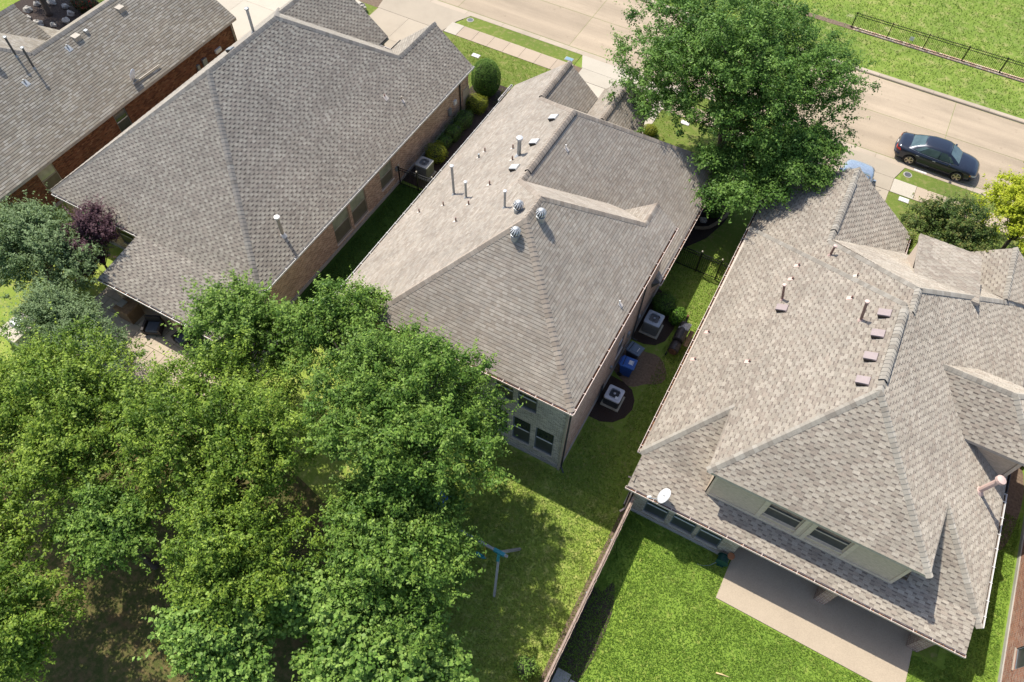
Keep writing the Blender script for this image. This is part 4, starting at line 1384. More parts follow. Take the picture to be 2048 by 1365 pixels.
# ------------------------------------------------------------------ foliage
def leaf_cloud(cent, nrm, size, colr, r, shape=.5, fold=.25):
    """one folded rhombic leaf per point; returns V, F, C"""
    n = len(cent)
    nrm = nrm / (np.linalg.norm(nrm, axis=1, keepdims=True) + 1e-9)
    t = r.normal(size=(n, 3))
    a = np.cross(nrm, t)
    a /= (np.linalg.norm(a, axis=1, keepdims=True) + 1e-9)
    b = np.cross(nrm, a)
    s = size * r.uniform(.65, 1.35, size=(n, 1))
    V = np.empty((n, 4, 3))
    V[:, 0] = cent - a * s * .5
    V[:, 1] = cent + b * s * shape * .5 + nrm * s * fold * .3
    V[:, 2] = cent + a * s * .5
    V[:, 3] = cent - b * s * shape * .5 + nrm * s * fold * .3
    F = np.arange(n * 4).reshape(n, 4)
    C = np.repeat(colr, 4, axis=0)
    return V.reshape(-1, 3), F, C

def pal_mix(pal, k, r, jit=.25):
    pal = np.array(pal)
    idx = np.clip(k, 0, .999) * (len(pal) - 1)
    i = idx.astype(int)
    f = (idx - i)[:, None]
    c = pal[i] * (1 - f) + pal[np.minimum(i + 1, len(pal) - 1)] * f
    return c * r.uniform(1 - jit, 1 + jit, size=(len(k), 1))

def crown_clumps(r, centre, rad, nl, per, lobe=.42, clump=.45, low=-.35):
    """clump centres on the shells of many lobes that fill an uneven crown"""
    out, sz, lob = [], [], []
    centre, rad = np.array(centre), np.array(rad)
    L = []
    tries = 0
    while len(L) < nl and tries < 4000:
        tries += 1
        d = r.normal(size=3)
        d /= np.linalg.norm(d)
        if d[2] < low:
            continue
        k = r.uniform(.25, .78) if len(L) > 2 else r.uniform(0, .3)
        p = d * k
        if all(np.linalg.norm((p - q[0])) > .20 for q in L):
            L.append((p, r.uniform(.75, 1.25) * lobe))
    for li, (p, s) in enumerate(L):
        m = int(per * r.uniform(.8, 1.2))
        d = r.normal(size=(m, 3))
        d /= np.linalg.norm(d, axis=1, keepdims=True)
        d[:, 2] = np.where(d[:, 2] < -.3, -d[:, 2], d[:, 2])
        k = r.uniform(.72, 1.06, size=(m, 1))
        q = p + d * k * s
        out.append(centre + q * rad)
        sz.append(clump * r.uniform(.65, 1.35, size=m))
        lob.append(np.full(m, li))
    return np.concatenate(out), np.concatenate(sz), np.concatenate(lob)

def tree(label, cat, base, trunk_h, centre, rad, pal, nl=18, per=26, lpc=170, leaf=.10, clump=.45, lobe=.42, seed=1, bark=None, tr=.2, name='tree', group=None, shoots=.12, mat=None, low=-.35, shape=.5, stems=1, lean=None, extra=()):
    r = np.random.default_rng(seed)
    root = thing(name, label, cat, (base[0], base[1], 0), group=group)
    cc, cs, cl = crown_clumps(r, centre, rad, nl, per, lobe, clump, low)
    for e in extra:
        c2, s2, l2 = crown_clumps(r, e[0], e[1], e[2], per, lobe, clump, low)
        cc, cs, cl = np.concatenate([cc, c2]), np.concatenate([cs, s2]), np.concatenate([cl, l2 + 1000])
    n = len(cc)
    idx = np.repeat(np.arange(n), np.maximum(8, (.84 * lpc * (cs / clump) ** 1.5).astype(int)))
    d = r.normal(size=(len(idx), 3))
    d *= (np.abs(r.normal(size=(len(idx), 1))) * .40 + .22) / np.linalg.norm(d, axis=1, keepdims=True)
    d[:, 2] *= .75
    P = cc[idx] + d * cs[idx][:, None]
    # upright shoots that break the outline
    m = int(len(P) * shoots)
    si = r.integers(0, n, size=m)
    dirn = (cc[si] - np.array(centre)) / np.array(rad)
    dirn = dirn / (np.linalg.norm(dirn, axis=1, keepdims=True) + 1e-6) + np.array([0, 0, .5])
    # several leaves on each shoot
    sh = r.integers(0, max(1, n), size=max(1, m // 14))
    sd = r.normal(size=(len(sh), 3)) * .45
    w = np.arange(m) % len(sh)
    dd = (cc[sh[w]] - np.array(centre)) / np.array(rad)
    dd /= (np.linalg.norm(dd, axis=1, keepdims=True) + 1e-6)
    dd = dd + sd[w] + np.array([0, 0, .35])
    t = r.uniform(.3, 1.25, size=(m, 1))
    P2 = cc[sh[w]] + dd * t * cs[sh[w]][:, None] * 1.15 + r.normal(size=(m, 3)) * .035
    P = np.concatenate([P, P2])
    k = np.concatenate([r.uniform(0, 1, size=n)[idx] * .5 + r.uniform(0, .5, size=len(idx)), r.uniform(.45, 1, size=m)])
    lobt = r.uniform(-.16, .16, size=2000)
    k[:len(idx)] += lobt[(cl[idx]).astype(int) % 2000]
    C = pal_mix(pal, np.clip(k, 0, 1), r)
    out = np.concatenate([d / (np.linalg.norm(d, axis=1, keepdims=True) + 1e-6), dd / (np.linalg.norm(dd, axis=1, keepdims=True) + 1e-6)])
    nn = out * .55 + np.array([0, 0, .70]) + r.normal(size=P.shape) * .34
    V, F, CC = leaf_cloud(P, nn, leaf * 1.07, C, r, shape)
    np_mesh('crown', V, F, CC, mat or M_leaf, root, kind=None)
    # trunk and limbs
    mb = MB()
    rr = random.Random(seed)
    tops = []
    ctr = Vector(centre)
    for s in range(stems):
        b = Vector((base[0] + (rr.uniform(-.25, .25) if stems > 1 else 0), base[1] + (rr.uniform(-.25, .25) if stems > 1 else 0), -.05))
        tp = Vector((b.x + (ctr.x - b.x) * .35 + rr.uniform(-.15, .15), b.y + (ctr.y - b.y) * .35 + rr.uniform(-.15, .15), trunk_h))
        md = (b + tp) / 2 + Vector((rr.uniform(-.1, .1), rr.uniform(-.1, .1), 0))
        k = tr / math.sqrt(stems)
        mb.tube([b, b + (md - b) * .12, md, tp], [k * 1.5, k * 1.05, k * .92, k * .8], 10)
        tops.append(tp)
    sel = r.permutation(n)[:min(n, 70)]
    for j, i in enumerate(sel):
        e = Vector(cc[i])
        t0 = tops[j % len(tops)]
        k = tr * (.42 if j < 9 else .17)
        m1 = t0 + (e - t0) * .35 + Vector((rr.uniform(-.3, .3), rr.uniform(-.3, .3), .12 * (e - t0).length))
        m2 = t0 + (e - t0) * .72 + Vector((rr.uniform(-.2, .2), rr.uniform(-.2, .2), .08 * (e - t0).length))
        mb.tube([t0, m1, m2, e], [k, k * .7, k * .42, k * .15], 6, False)
    obj('trunk', mb, bark or M_bark, root, smooth=True)
    return root

def shrub(label, cat, loc, rad, pal, nleaf=3500, leaf=.05, seed=1, form='dome', name='shrub', fuzz=.06, group=None, mat=None, lumps=.12):
    """clipped or loose bush: stem bundle and a leaf shell"""
    r = np.random.default_rng(seed)
    root = thing(name, label, cat, (loc[0], loc[1], 0), group=group)
    d = r.normal(size=(nleaf, 3))
    d /= np.linalg.norm(d, axis=1, keepdims=True)
    if form == 'box':
        m = np.max(np.abs(d), axis=1, keepdims=True)
        e = d / m
        d = e * (1 - .06 * (np.linalg.norm(e, axis=1, keepdims=True) - 1))
    d[:, 2] = np.where(d[:, 2] < -.92, -d[:, 2], d[:, 2])
    ph = r.uniform(0, 6.28, size=3)
    bumps = 1 + lumps * (np.sin(5 * d[:, 0] + ph[0]) * np.sin(4 * d[:, 1] + ph[1]) + .6 * np.sin(7 * d[:, 2] + 6 * d[:, 0] + ph[2]))
    depth = 1 - np.abs(r.normal(size=nleaf)) * fuzz * 2.2
    P = d * (bumps * depth)[:, None] * np.array(rad) + np.array([loc[0], loc[1], loc[2]])
    P[:, 2] = np.maximum(P[:, 2], .03)
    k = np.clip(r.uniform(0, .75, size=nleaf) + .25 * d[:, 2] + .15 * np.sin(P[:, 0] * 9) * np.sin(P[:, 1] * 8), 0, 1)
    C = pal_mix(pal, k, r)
    nn = d * .9 + np.array([0, 0, .35]) + r.normal(size=P.shape) * .55
    V, F, CC = leaf_cloud(P, nn, leaf, C, r, .55)
    np_mesh('leaves', V, F, CC, mat or M_leafm, root)
    mb = MB()
    rr = random.Random(seed)
    for i in range(7):
        e = Vector((loc[0] + rr.uniform(-.6, .6) * rad[0], loc[1] + rr.uniform(-.6, .6) * rad[1], loc[2] + rr.uniform(-.1, .6) * rad[2]))
        mb.tube([(loc[0] + rr.uniform(-.08, .08), loc[1] + rr.uniform(-.08, .08), -.03), e * .5 + Vector((loc[0], loc[1], .05)) * .5, e], [.03, .02, .006], 5, False)
    obj('stems', mb, M_bark, root)
    # dark twiggy heart so that the shell is not see-through
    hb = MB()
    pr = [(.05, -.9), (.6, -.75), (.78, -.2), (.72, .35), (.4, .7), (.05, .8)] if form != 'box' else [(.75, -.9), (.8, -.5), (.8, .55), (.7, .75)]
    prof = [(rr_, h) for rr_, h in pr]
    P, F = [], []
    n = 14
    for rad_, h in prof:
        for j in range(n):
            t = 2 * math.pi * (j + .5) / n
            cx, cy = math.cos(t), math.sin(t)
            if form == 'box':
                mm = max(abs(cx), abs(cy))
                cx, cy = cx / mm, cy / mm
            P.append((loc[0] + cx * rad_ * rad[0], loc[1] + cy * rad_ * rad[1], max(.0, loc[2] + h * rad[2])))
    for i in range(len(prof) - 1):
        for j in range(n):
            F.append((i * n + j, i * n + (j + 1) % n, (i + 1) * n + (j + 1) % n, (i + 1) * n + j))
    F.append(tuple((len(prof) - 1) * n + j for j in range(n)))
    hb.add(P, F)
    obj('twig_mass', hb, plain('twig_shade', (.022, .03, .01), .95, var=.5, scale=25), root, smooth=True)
    return root

OAK = [(0.034, 0.088, 0.014), (0.065, 0.14, 0.023), (0.11, 0.201, 0.037), (0.179, 0.287, 0.06)]
OLIVE = [(0.047, 0.095, 0.01), (0.094, 0.165, 0.018), (0.162, 0.244, 0.029), (0.274, 0.36, 0.048)]
MIDG = [(0.039, 0.093, 0.013), (0.078, 0.154, 0.022), (0.132, 0.222, 0.036), (0.224, 0.323, 0.057)]
SILV = [(0.075, 0.125, 0.045), (0.12, 0.18, 0.072), (0.165, 0.235, 0.105), (0.22, 0.29, 0.145)]
PURP = [(0.03, 0.012, 0.018), (0.055, 0.024, 0.034), (0.09, 0.044, 0.056), (0.14, 0.08, 0.092)]
LIME = [(.22, .27, .015), (.30, .36, .02), (.38, .42, .028), (.46, .47, .05)]
HOLLY = [(.04, .075, .018), (.068, .115, .026), (.11, .155, .038), (.22, .20, .06)]
PEAR = [(0.058, 0.132, 0.021), (0.11, 0.205, 0.034), (0.174, 0.281, 0.053), (0.269, 0.378, 0.086)]
BUSH = [(0.04, 0.1, 0.014), (0.068, 0.145, 0.022), (0.105, 0.195, 0.034), (0.165, 0.255, 0.055)]
YBUSH = [(.11, .16, .015), (.18, .22, .02), (.26, .28, .03), (.34, .33, .05)]

tree('big round street oak with fine dark green leaves behind the middle house', 'tree', (-4.6, 37.2), 2.2, (-5.2, 36.2, 6.4), (6.9, 6.5, 4.6), OAK, nl=72, per=30, lpc=78, leaf=.125, clump=.44, lobe=.26, seed=21, tr=.30, low=-.75, name='oak_tree',
     extra=[((-2.5, 31.3, 4.1), (3.1, 2.7, 2.1), 16), ((-.2, 33.0, 5.4), (2.7, 2.4, 2.1), 14)])
tree('olive green garden oak overhanging the rear eave of the middle house', 'tree', (-9.6, 8.6), 2.2, (-9.2, 9.8, 6.5), (4.4, 3.6, 3.3), MIDG, nl=40, per=26, lpc=78, leaf=.112, clump=.38, lobe=.30, seed=31, tr=.2, name='oak_tree',
     extra=[((-13.7, 11.9, 6.2), (2.8, 2.5, 2.5), 16)])
tree('tall loose tree with upright shoots beside the left house corner', 'tree', (-18.4, 9.4), 2.0, (-17.7, 10.4, 4.9), (2.9, 2.7, 3.2), MIDG, nl=22, per=20, lpc=78, leaf=.112, clump=.36, lobe=.32, seed=37, tr=.14, name='oak_tree', shoots=.3)
tree('yellowish green oak in the middle of the left garden', 'tree', (-15.3, 5.0), 2.2, (-15.0, 5.7, 5.6), (4.2, 3.8, 3.1), OLIVE, nl=40, per=26, lpc=76, leaf=.105, clump=.38, lobe=.30, seed=41, tr=.2, name='oak_tree')
tree('dense green oak hiding most of the swing set', 'tree', (-7.6, 4.9), 1.9, (-7.2, 6.1, 4.6), (3.6, 3.2, 2.6), MIDG, nl=38, per=26, lpc=78, leaf=.112, clump=.38, lobe=.31, seed=43, tr=.2, name='oak_tree')
tree('wide olive oak filling the lower left of the garden', 'tree', (-21.2, 2.6), 2.3, (-21.0, 3.6, 5.2), (4.6, 4.0, 3.0), OLIVE, nl=42, per=26, lpc=76, leaf=.105, clump=.40, lobe=.29, seed=47, tr=.22, name='oak_tree')
tree('small oak between the olive oaks over the dark clearing', 'tree', (-12.2, 2.6), 1.9, (-12.1, 2.9, 4.8), (3.0, 2.6, 2.6), OLIVE, nl=24, per=24, lpc=78, leaf=.105, clump=.38, lobe=.33, seed=53, tr=.15, name='oak_tree')
tree('pale broad leaved tree cut off by the bottom edge', 'tree', (-6.6, 2.2), 1.2, (-6.0, 2.7, 2.8), (3.5, 2.4, 1.9), PEAR, nl=30, per=26, lpc=70, leaf=.145, clump=.38, lobe=.32, seed=59, tr=.12, name='pear_tree', shape=.75, extra=[((-8.9, 3.2, 4.0), (2.0, 1.6, 1.8), 9)])
tree('low green tree between the clearing and the pale tree', 'tree', (-11.0, .6), 1.4, (-11.0, .8, 3.7), (2.7, 2.1, 2.1), PEAR, nl=22, per=24, lpc=72, leaf=.13, clump=.38, lobe=.33, seed=58, tr=.12, name='pear_tree', shape=.65)
tree('sparse olive tree in the bottom left corner', 'tree', (-19.6, -2.9), 2.0, (-19.0, -2.3, 4.6), (3.9, 3.1, 2.6), OLIVE, nl=34, per=24, lpc=78, leaf=.105, clump=.40, lobe=.31, seed=61, tr=.15, name='oak_tree', extra=[((-17.2, -3.6, 4.0), (2.0, 1.6, 1.8), 10)])
tree('slender oak standing at the edge of the dark clearing', 'tree', (-16.9, 1.4), 2.0, (-16.7, 1.5, 4.7), (2.1, 2.0, 2.3), MIDG, nl=16, per=22, lpc=78, leaf=.11, clump=.38, lobe=.34, seed=65, tr=.13, name='oak_tree')
tree('dark green oak over the myrtles at the left edge', 'tree', (-25.9, 1.4), 2.2, (-25.6, 2.4, 4.7), (3.2, 3.2, 2.7), MIDG, nl=26, per=22, lpc=76, leaf=.11, clump=.38, lobe=.31, seed=63, tr=.18, name='oak_tree')
tree('grey green crape myrtle thicket beside the russet wall', 'tree', (-31.5, 9.8), 1.0, (-31.4, 10.3, 2.8), (3.7, 2.8, 2.3), SILV, nl=30, per=22, lpc=80, leaf=.11, clump=.36, lobe=.30, seed=67, tr=.12, stems=4, name='crape_myrtle', mat=M_leafm, bark=M_bark2)
tree('silvery feathery shrub tree below the left patio', 'tree', (-26.3, 7.4), .9, (-26.4, 7.8, 2.5), (3.3, 1.9, 2.0), SILV, nl=24, per=22, lpc=85, leaf=.095, clump=.34, lobe=.31, seed=71, tr=.1, stems=3, name='crape_myrtle', mat=M_leafm, bark=M_bark2, shoots=.25)
tree('dark purple leaved plum tree at the notch of the left roof', 'tree', (-29.6, 11.8), 1.0, (-29.6, 11.9, 2.7), (2.0, 1.5, 1.7), PURP, nl=13, per=18, lpc=130, leaf=.10, clump=.36, seed=73, tr=.08, name='plum_tree', mat=M_leafm)
tree('bright lime green tree at the right edge before the street', 'tree', (12.0, 37.4), 1.4, (11.7, 37.0, 3.4), (3.7, 3.1, 2.3), LIME, nl=26, per=22, lpc=75, leaf=.12, clump=.34, lobe=.31, seed=79, tr=.12, name='maple_tree', mat=M_leafm)
tree('dark glossy holly tree in front of the right house', 'tree', (8.6, 34.9), .7, (8.5, 34.6, 2.4), (2.9, 2.3, 2.5), HOLLY, nl=26, per=22, lpc=70, leaf=.10, clump=.28, lobe=.30, seed=83, tr=.1, name='holly_tree', low=-.6)
tree('shade tree with dark trunk in the far left corner bed', 'tree', (-50.7, 26.9), 3.0, (-53.2, 29.2, 6.0), (3.2, 3.2, 2.6), OAK, nl=14, per=20, lpc=80, leaf=.13, clump=.5, seed=89, tr=.2, name='oak_tree')
tree('slim dark tree behind the left house garage', 'tree', (-32.0, 35.6), 1.3, (-32.0, 35.6, 3.0), (1.3, 1.3, 1.4), HOLLY, nl=7, per=16, lpc=90, leaf=.10, clump=.34, seed=97, tr=.08, name='holly_tree')

shrub('tall clipped green topiary at the front corner of the left house', 'shrub', (-20.0, 34.95, 1.25), (.98, .98, 1.3), BUSH, 14000, .06, 3, fuzz=.03, lumps=.015)
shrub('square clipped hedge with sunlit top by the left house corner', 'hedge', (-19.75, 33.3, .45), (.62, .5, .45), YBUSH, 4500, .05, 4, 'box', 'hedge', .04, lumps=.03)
shrub('low hedge clump under the wall meter of the left house', 'hedge', (-19.75, 31.6, .42), (.5, .75, .42), BUSH, 4000, .05, 5, 'box', 'hedge', .1, lumps=.14)
shrub('middle hedge clump along the brown brick wall', 'hedge', (-19.72, 30.3, .42), (.48, .55, .42), BUSH, 3500, .05, 6, 'box', 'hedge', .1, lumps=.16)
shrub('small hedge clump nearest the condenser of the left house', 'hedge', (-19.75, 29.3, .38), (.42, .45, .38), BUSH, 3000, .05, 7, 'box', 'hedge', .1, lumps=.16)
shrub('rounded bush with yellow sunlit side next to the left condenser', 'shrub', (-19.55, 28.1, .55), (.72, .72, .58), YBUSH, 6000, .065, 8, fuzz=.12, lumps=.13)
shrub('small orange yellow flowering bush beside the topiary', 'shrub', (-18.55, 35.1, .3), (.4, .38, .32), [(.10, .10, .01), (.30, .22, .01), (.45, .30, .01), (.2, .2, .02)], 2200, .05, 9)
shrub('dark green bush behind the farther condenser', 'shrub', (-3.25, 24.45, .5), (.65, .75, .55), BUSH, 5000, .06, 10, fuzz=.08)
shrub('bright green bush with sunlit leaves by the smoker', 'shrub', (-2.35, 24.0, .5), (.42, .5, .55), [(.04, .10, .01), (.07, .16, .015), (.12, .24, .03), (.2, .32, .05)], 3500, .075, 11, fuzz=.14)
shrub('round clipped boxwood in the mulch under the oak', 'shrub', (-3.3, 32.2, .42), (.5, .5, .45), BUSH, 4500, .045, 12, fuzz=.03, lumps=.02)
shrub('round yellow green bush on the lawn beside the driveway', 'shrub', (-9.2, 36.75, .32), (.5, .45, .36), YBUSH, 3500, .05, 13, fuzz=.04, lumps=.03)
shrub('amber tinted bush in the garden clearing', 'shrub', (-13.0, -.2, .9), (1.35, .95, .95), [(.06, .07, .01), (.13, .12, .015), (.2, .14, .02), (.24, .11, .025)], 7000, .09, 14, fuzz=.2, lumps=.2)
shrub('leafy sapling tuft at the bottom of the fence', 'shrub', (-1.35, 5.3, .6), (.5, .45, .55), PEAR, 1600, .09, 15, fuzz=.2, lumps=.2)
shrub('spiky red flowering plant in the far left bed', 'shrub', (-49.0, 28.7, .45), (1.2, .7, .55), [(.03, .05, .015), (.05, .07, .02), (.09, .03, .02), (.45, .02, .02)], 3500, .11, 16, fuzz=.2, lumps=.15)
shrub('yellow green shrub tip at the gable of the right house', 'shrub', (6.9, 34.4, .9), (.35, .4, .9), YBUSH, 2200, .07, 17, fuzz=.12)

# grass blades on the nearer lawns
def blades(area, dens, pal, size, seed, label, z=.0, holes=()):
    r = np.random.default_rng(seed)
    x0, y0, x1, y1 = area
    n = int((x1 - x0) * (y1 - y0) * dens)
    P = np.stack([r.uniform(x0, x1, n), r.uniform(y0, y1, n), np.full(n, z)], axis=1)
    keep = np.ones(n, bool)
    for (a, b, c_, d) in holes:
        keep &= ~((P[:, 0] > a) & (P[:, 0] < c_) & (P[:, 1] > b) & (P[:, 1] < d))
    nz = np.sin(P[:, 0] * 2.1 + 1.3 * np.sin(P[:, 1] * 1.7)) * np.sin(P[:, 1] * 2.6 + np.sin(P[:, 0] * 1.3))
    keep &= r.uniform(-1.2, 1, n) < nz + .9
    P = P[keep]
    nz = nz[keep]
    n = len(P)
    t = r.uniform(0, 6.28, n)
    w = size * .28
    h = size * r.uniform(.6, 1.4, n)
    lean = r.normal(size=(n, 2)) * .6
    V = np.empty((n, 3, 3))
    dx = np.stack([np.cos(t), np.sin(t), np.zeros(n)], axis=1) * w
    V[:, 0] = P - dx
    V[:, 1] = P + dx
    V[:, 2] = P + np.stack([lean[:, 0] * h, lean[:, 1] * h, h], axis=1)
    big = np.sin(P[:, 0] * .55 + 1.1 * np.sin(P[:, 1] * .4)) * np.sin(P[:, 1] * .6 + np.sin(P[:, 0] * .35 + 2))
    C = np.repeat(pal_mix(pal, np.clip(r.uniform(0, 1, n) * .55 + .15 + nz * .14 + big * .22, 0, 1), r, .12), 3, axis=0)
    o = np_mesh('grass', V.reshape(-1, 3), np.arange(3 * n).reshape(n, 3), C, M_grassb)
    return tag(o, label, 'grass', kind='stuff')
GR = [(0.115, 0.21, 0.028), (0.15, 0.25, 0.036), (0.195, 0.285, 0.05), (0.265, 0.33, 0.085)]
GM = [(0.145, 0.23, 0.038), (0.195, 0.275, 0.05), (0.27, 0.32, 0.078), (0.37, 0.365, 0.14)]
blades((-.3, 4.5, 15.2, 13.35), 800, GR, .075, 1, 'short grass blades of the lawn round the patio', .004, [(4.28, 11.5, 12.06, 13.4)])
blades((-9.5, 4.0, -.55, 13.4), 650, GM, .07, 2, 'short grass blades of the back lawn by the swing set')
blades((-3.9, 13.4, -1.0, 29.0), 420, [(.09, .165, .024), (.13, .21, .033), (.175, .245, .045), (.24, .255, .085)], .065, 3, 'thin grass of the side yard between the houses', .008, [(-4, 16.7, -2.3, 19.4), (-4, 21.8, -2.3, 25.5), (-4, 19.2, -2.2, 21.8)])
blades((13.3, 9.5, 15.2, 21.5), 700, GR, .07, 4, 'grass blades beside the red brick wall', .004)
blades((-20.2, 15.6, -17.2, 25.3), 350, [(.025, .06, .01), (.04, .085, .013), (.06, .11, .018)], .07, 5, 'grass blades of the dark passage by the brown wall', .004)  # blade greens darkened too, with the passage shade painted in
blades((-25.0, 34.2, -8.0, 39.3), 160, GM, .07, 6, 'grass blades of the front lawns', .0, [(-15.8, 35, -9.3, 39.4)])
blades((-14, 50.5, 20, 74), 60, [(.075, .14, .02), (.115, .185, .03), (.16, .22, .045), (.25, .26, .09)], .10, 7, 'longer tufts of the park turf', .05, [(-40, 54.3, 40, 55)])

# ------------------------------------------------------------------ fences
fence = thing('board_fence', 'weathered wooden board fence dividing the two back lawns', 'fence', (-.42, 9, 0))
fr = random.Random(5)
pm = []
for k in range(4):
    h = 1.83 + fr.uniform(-.012, .012)
    me = bpy.data.meshes.new('fence_board')
    mb = MB().box(-.012, -.068, .03, .012, .068, h)
    me.from_pydata(mb.v, [], mb.f)
    me.materials.append(M_fence)
    pm.append(me)
y = -1.0
while y < 13.25:
    o = bpy.data.objects.new('fence_board', fr.choice(pm))
    link(o, fence)
    o.location = (.045 + fr.uniform(-.004, .004), y - 9, 0)
    o.rotation_euler = (0, fr.uniform(-.006, .006), fr.uniform(-.03, .03))
    y += .142
for y in np.arange(-1, 13.3, 2.42):
    obj('fence_post', MB().box(-.53, y - .03, 0, -.47, y + .03, 1.72), M_galv, fence)
    obj('post_cap', MB().lathe((-.5, y, 1.7), [(.04, 0), (.042, .04), (.02, .06)], 8), M_galv, fence)
for z in (.35, 1.0, 1.62):
    obj('fence_rail', MB().box(-.47, -1, z, -.392, 13.2, z + .04), M_fence, fence)
obj('top_cap', MB().box(-.50, -1, 1.80, -.42, 13.2, 1.835), M_fence, fence)

def iron_fence(label, p0, p1, h, posts, spike=True, sp=.115, rails=(.1, .86, 1.0), finial=False, group=None):
    a, b = Vector((*p0, 0)), Vector((*p1, 0))
    root = thing('iron_fence', label, 'fence', tuple(a))
    d = (b - a)
    Ln = d.length
    d.normalize()
    for k in rails:
        z = h * k
        obj('rail', MB().beam(a + Vector((0, 0, z)), b + Vector((0, 0, z)), .03, .035), M_black, root)
    me = bpy.data.meshes.new('picket')
    mb = MB()
    mb.beam((0, 0, .05), (0, 0, h * (1.05 if spike else 1)), .018, .018, (0, 1, 0))
    if spike:
        mb.frus(0, 0, h * 1.05, h * 1.12, .014, .014, .001, .001)
    me.from_pydata(mb.v, [], mb.f)
    me.materials.append(M_black)
    x = sp
    while x < Ln - .03:
        o = bpy.data.objects.new('picket', me)
        link(o, root)
        o.location = d * x
        x += sp
    for t in posts:
        c = a + d * t
        obj('post', MB().box(c.x - .03, c.y - .03, 0, c.x + .03, c.y + .03, h * 1.08), M_black, root)
        if finial:
            obj('finial', MB().lathe((c.x, c.y, h * 1.08), [(.03, 0), (.05, .03), (.055, .06), (.03, .1), (.01, .11)], 10), plain('tarnished_ball', (.5, .45, .36), .35, .3), root, smooth=True)
    return root
iron_fence('black iron picket fence between street verge and park', (-1.0, 54.65), (16, 54.65), 1.18, [.15, 2.67, 5.2, 7.88, 10.4, 12.95, 15.5])
iron_fence('black iron gate fence between middle and right house', (-4.0, 27.72), (-.75, 27.72), 1.5, [1.32, 2.45], False, .105, (.08, .86, .99), True)
iron_fence('short black iron gate between left and middle house', (-20.4, 25.25), (-16.95, 25.45), 1.35, [.1, 1.3, 2.3], False, .12, (.08, .85, .99), True)

# ------------------------------------------------------------------ condensers
def condenser(label, x, y, w, h, metal, dark=False, slats=26, group='air conditioner condensers beside the houses', pad=True):
    root = thing('air_conditioner', label, 'air conditioner', (x, y, 0), group=group)
    z0 = .10
    if pad:
        obj('pad', MB().box(x - w * .58, y - w * .58, -.02, x + w * .58, y + w * .58, .09), M_pad, root)
    c = w / 2
    def rr_(cx, cy, a, rad, n=4):
        out = []
        for qx, qy, t0 in ((1, 1, 0), (-1, 1, 90), (-1, -1, 180), (1, -1, 270)):
            for i in range(n + 1):
                t = math.radians(t0 + 90 * i / n)
                out.append((cx + qx * (a - rad) + rad * math.cos(t), cy + qy * (a - rad) + rad * math.sin(t)))
        return out
    obj('casing', MB().prism(rr_(x, y, c * .93, .07), z0, h - .08), plain('condenser_dark_coil', (.05, .05, .05), .6) if dark else plain('condenser_grey', (.17, .17, .17), .55, .2), root)
    # louvre slats on the four sides
    mb = MB()
    for i in range(slats):
        t = -c * .82 + c * 1.64 * i / (slats - 1)
        for sx in (-1, 1):
            mb.beam((x + sx * c * .955, y + t, z0 + .03), (x + sx * c * .955, y + t, h - .1), .012, .016, (0, 1, 0))
            mb.beam((x + t, y + sx * c * .955, z0 + .03), (x + t, y + sx * c * .955, h - .1), .016, .012, (0, 1, 0))
    obj('louvres', mb, M_galvd if dark else plain('louvre_grey', (.24, .24, .235), .5, .3), root)
    # top panel with round fan opening
    out = rr_(x, y, c, .09, 5)
    n = len(out)
    R_ = c * .72
    inn = []
    for (px, py) in out:
        t = math.atan2(py - y, px - x)
        inn.append((x + R_ * math.cos(t), y + R_ * math.sin(t)))
    P = [(a, b, h - .10) for a, b in out] + [(a, b, h - .012) for a, b in out] + [(x + (a - x) * .97, y + (b - y) * .97, h) for a, b in out] + [(a, b, h + .012) for a, b in inn] + [(a, b, h - .15) for a, b in inn]
    F = []
    for k in range(4):
        F += [(k * n + i, k * n + (i + 1) % n, (k + 1) * n + (i + 1) % n, (k + 1) * n + i) for i in range(n)]
    tp = obj('top_panel', MB().add(P, F), metal, root)
    well = MB().lathe((x, y, h - .28), [(R_ * .98, 0), (R_ * .99, .02)], 20)
    obj('fan_well', well, plain('coil_shadow', (.045, .045, .05), .6), root)
    bl = MB()
    for i in range(5):
        t = 2 * math.pi * i / 5 + .4
        a, b = t, t + .62
        bl.add([(x + .07 * math.cos(a), y + .07 * math.sin(a), h - .14), (x + R_ * .9 * math.cos(a), y + R_ * .9 * math.sin(a), h - .17),
                (x + R_ * .9 * math.cos(b), y + R_ * .9 * math.sin(b), h - .11), (x + .07 * math.cos(b), y + .07 * math.sin(b), h - .11)], [(0, 1, 2, 3)])
    obj('fan_blades', bl, plain('fan_blade_metal', (.16, .165, .17), .4, .5), root)
    gd = MB()
    for k in range(1, 8):
        rad = R_ * k / 7.3
        pts = [(x + rad * math.cos(t), y + rad * math.sin(t), h + .02 - .0 * k) for t in np.linspace(0, 2 * math.pi, 25)]
        gd.tube(pts, .0035, 4, False)
    for i in range(12):
        t = 2 * math.pi * i / 12
        gd.tube([(x + .05 * math.cos(t), y + .05 * math.sin(t), h + .026), (x + R_ * math.cos(t), y + R_ * math.sin(t), h + .014)], .004, 4, False)
    obj('fan_guard', gd, M_galvd, root)
    obj('fan_hub', MB().lathe((x, y, h + .0), [(.06, 0), (.06, .03), (.045, .04), (.01, .042)], 14), metal, root, smooth=True)
    return root
M_acw = plain('condenser_pale_top', (.50, .50, .52), .4, .15, var=.06)
M_acg = plain('condenser_bluegrey_top', (.30, .33, .36), .4, .2, var=.08)
a1 = condenser('white topped condenser on the nearer rounded mulch bed', -3.33, 18.05, .80, .76, M_acw, True)
obj('label_plate', MB().box(-3.22, 17.78, .785, -3.08, 17.93, .79), M_white, a1)
cd = MB()
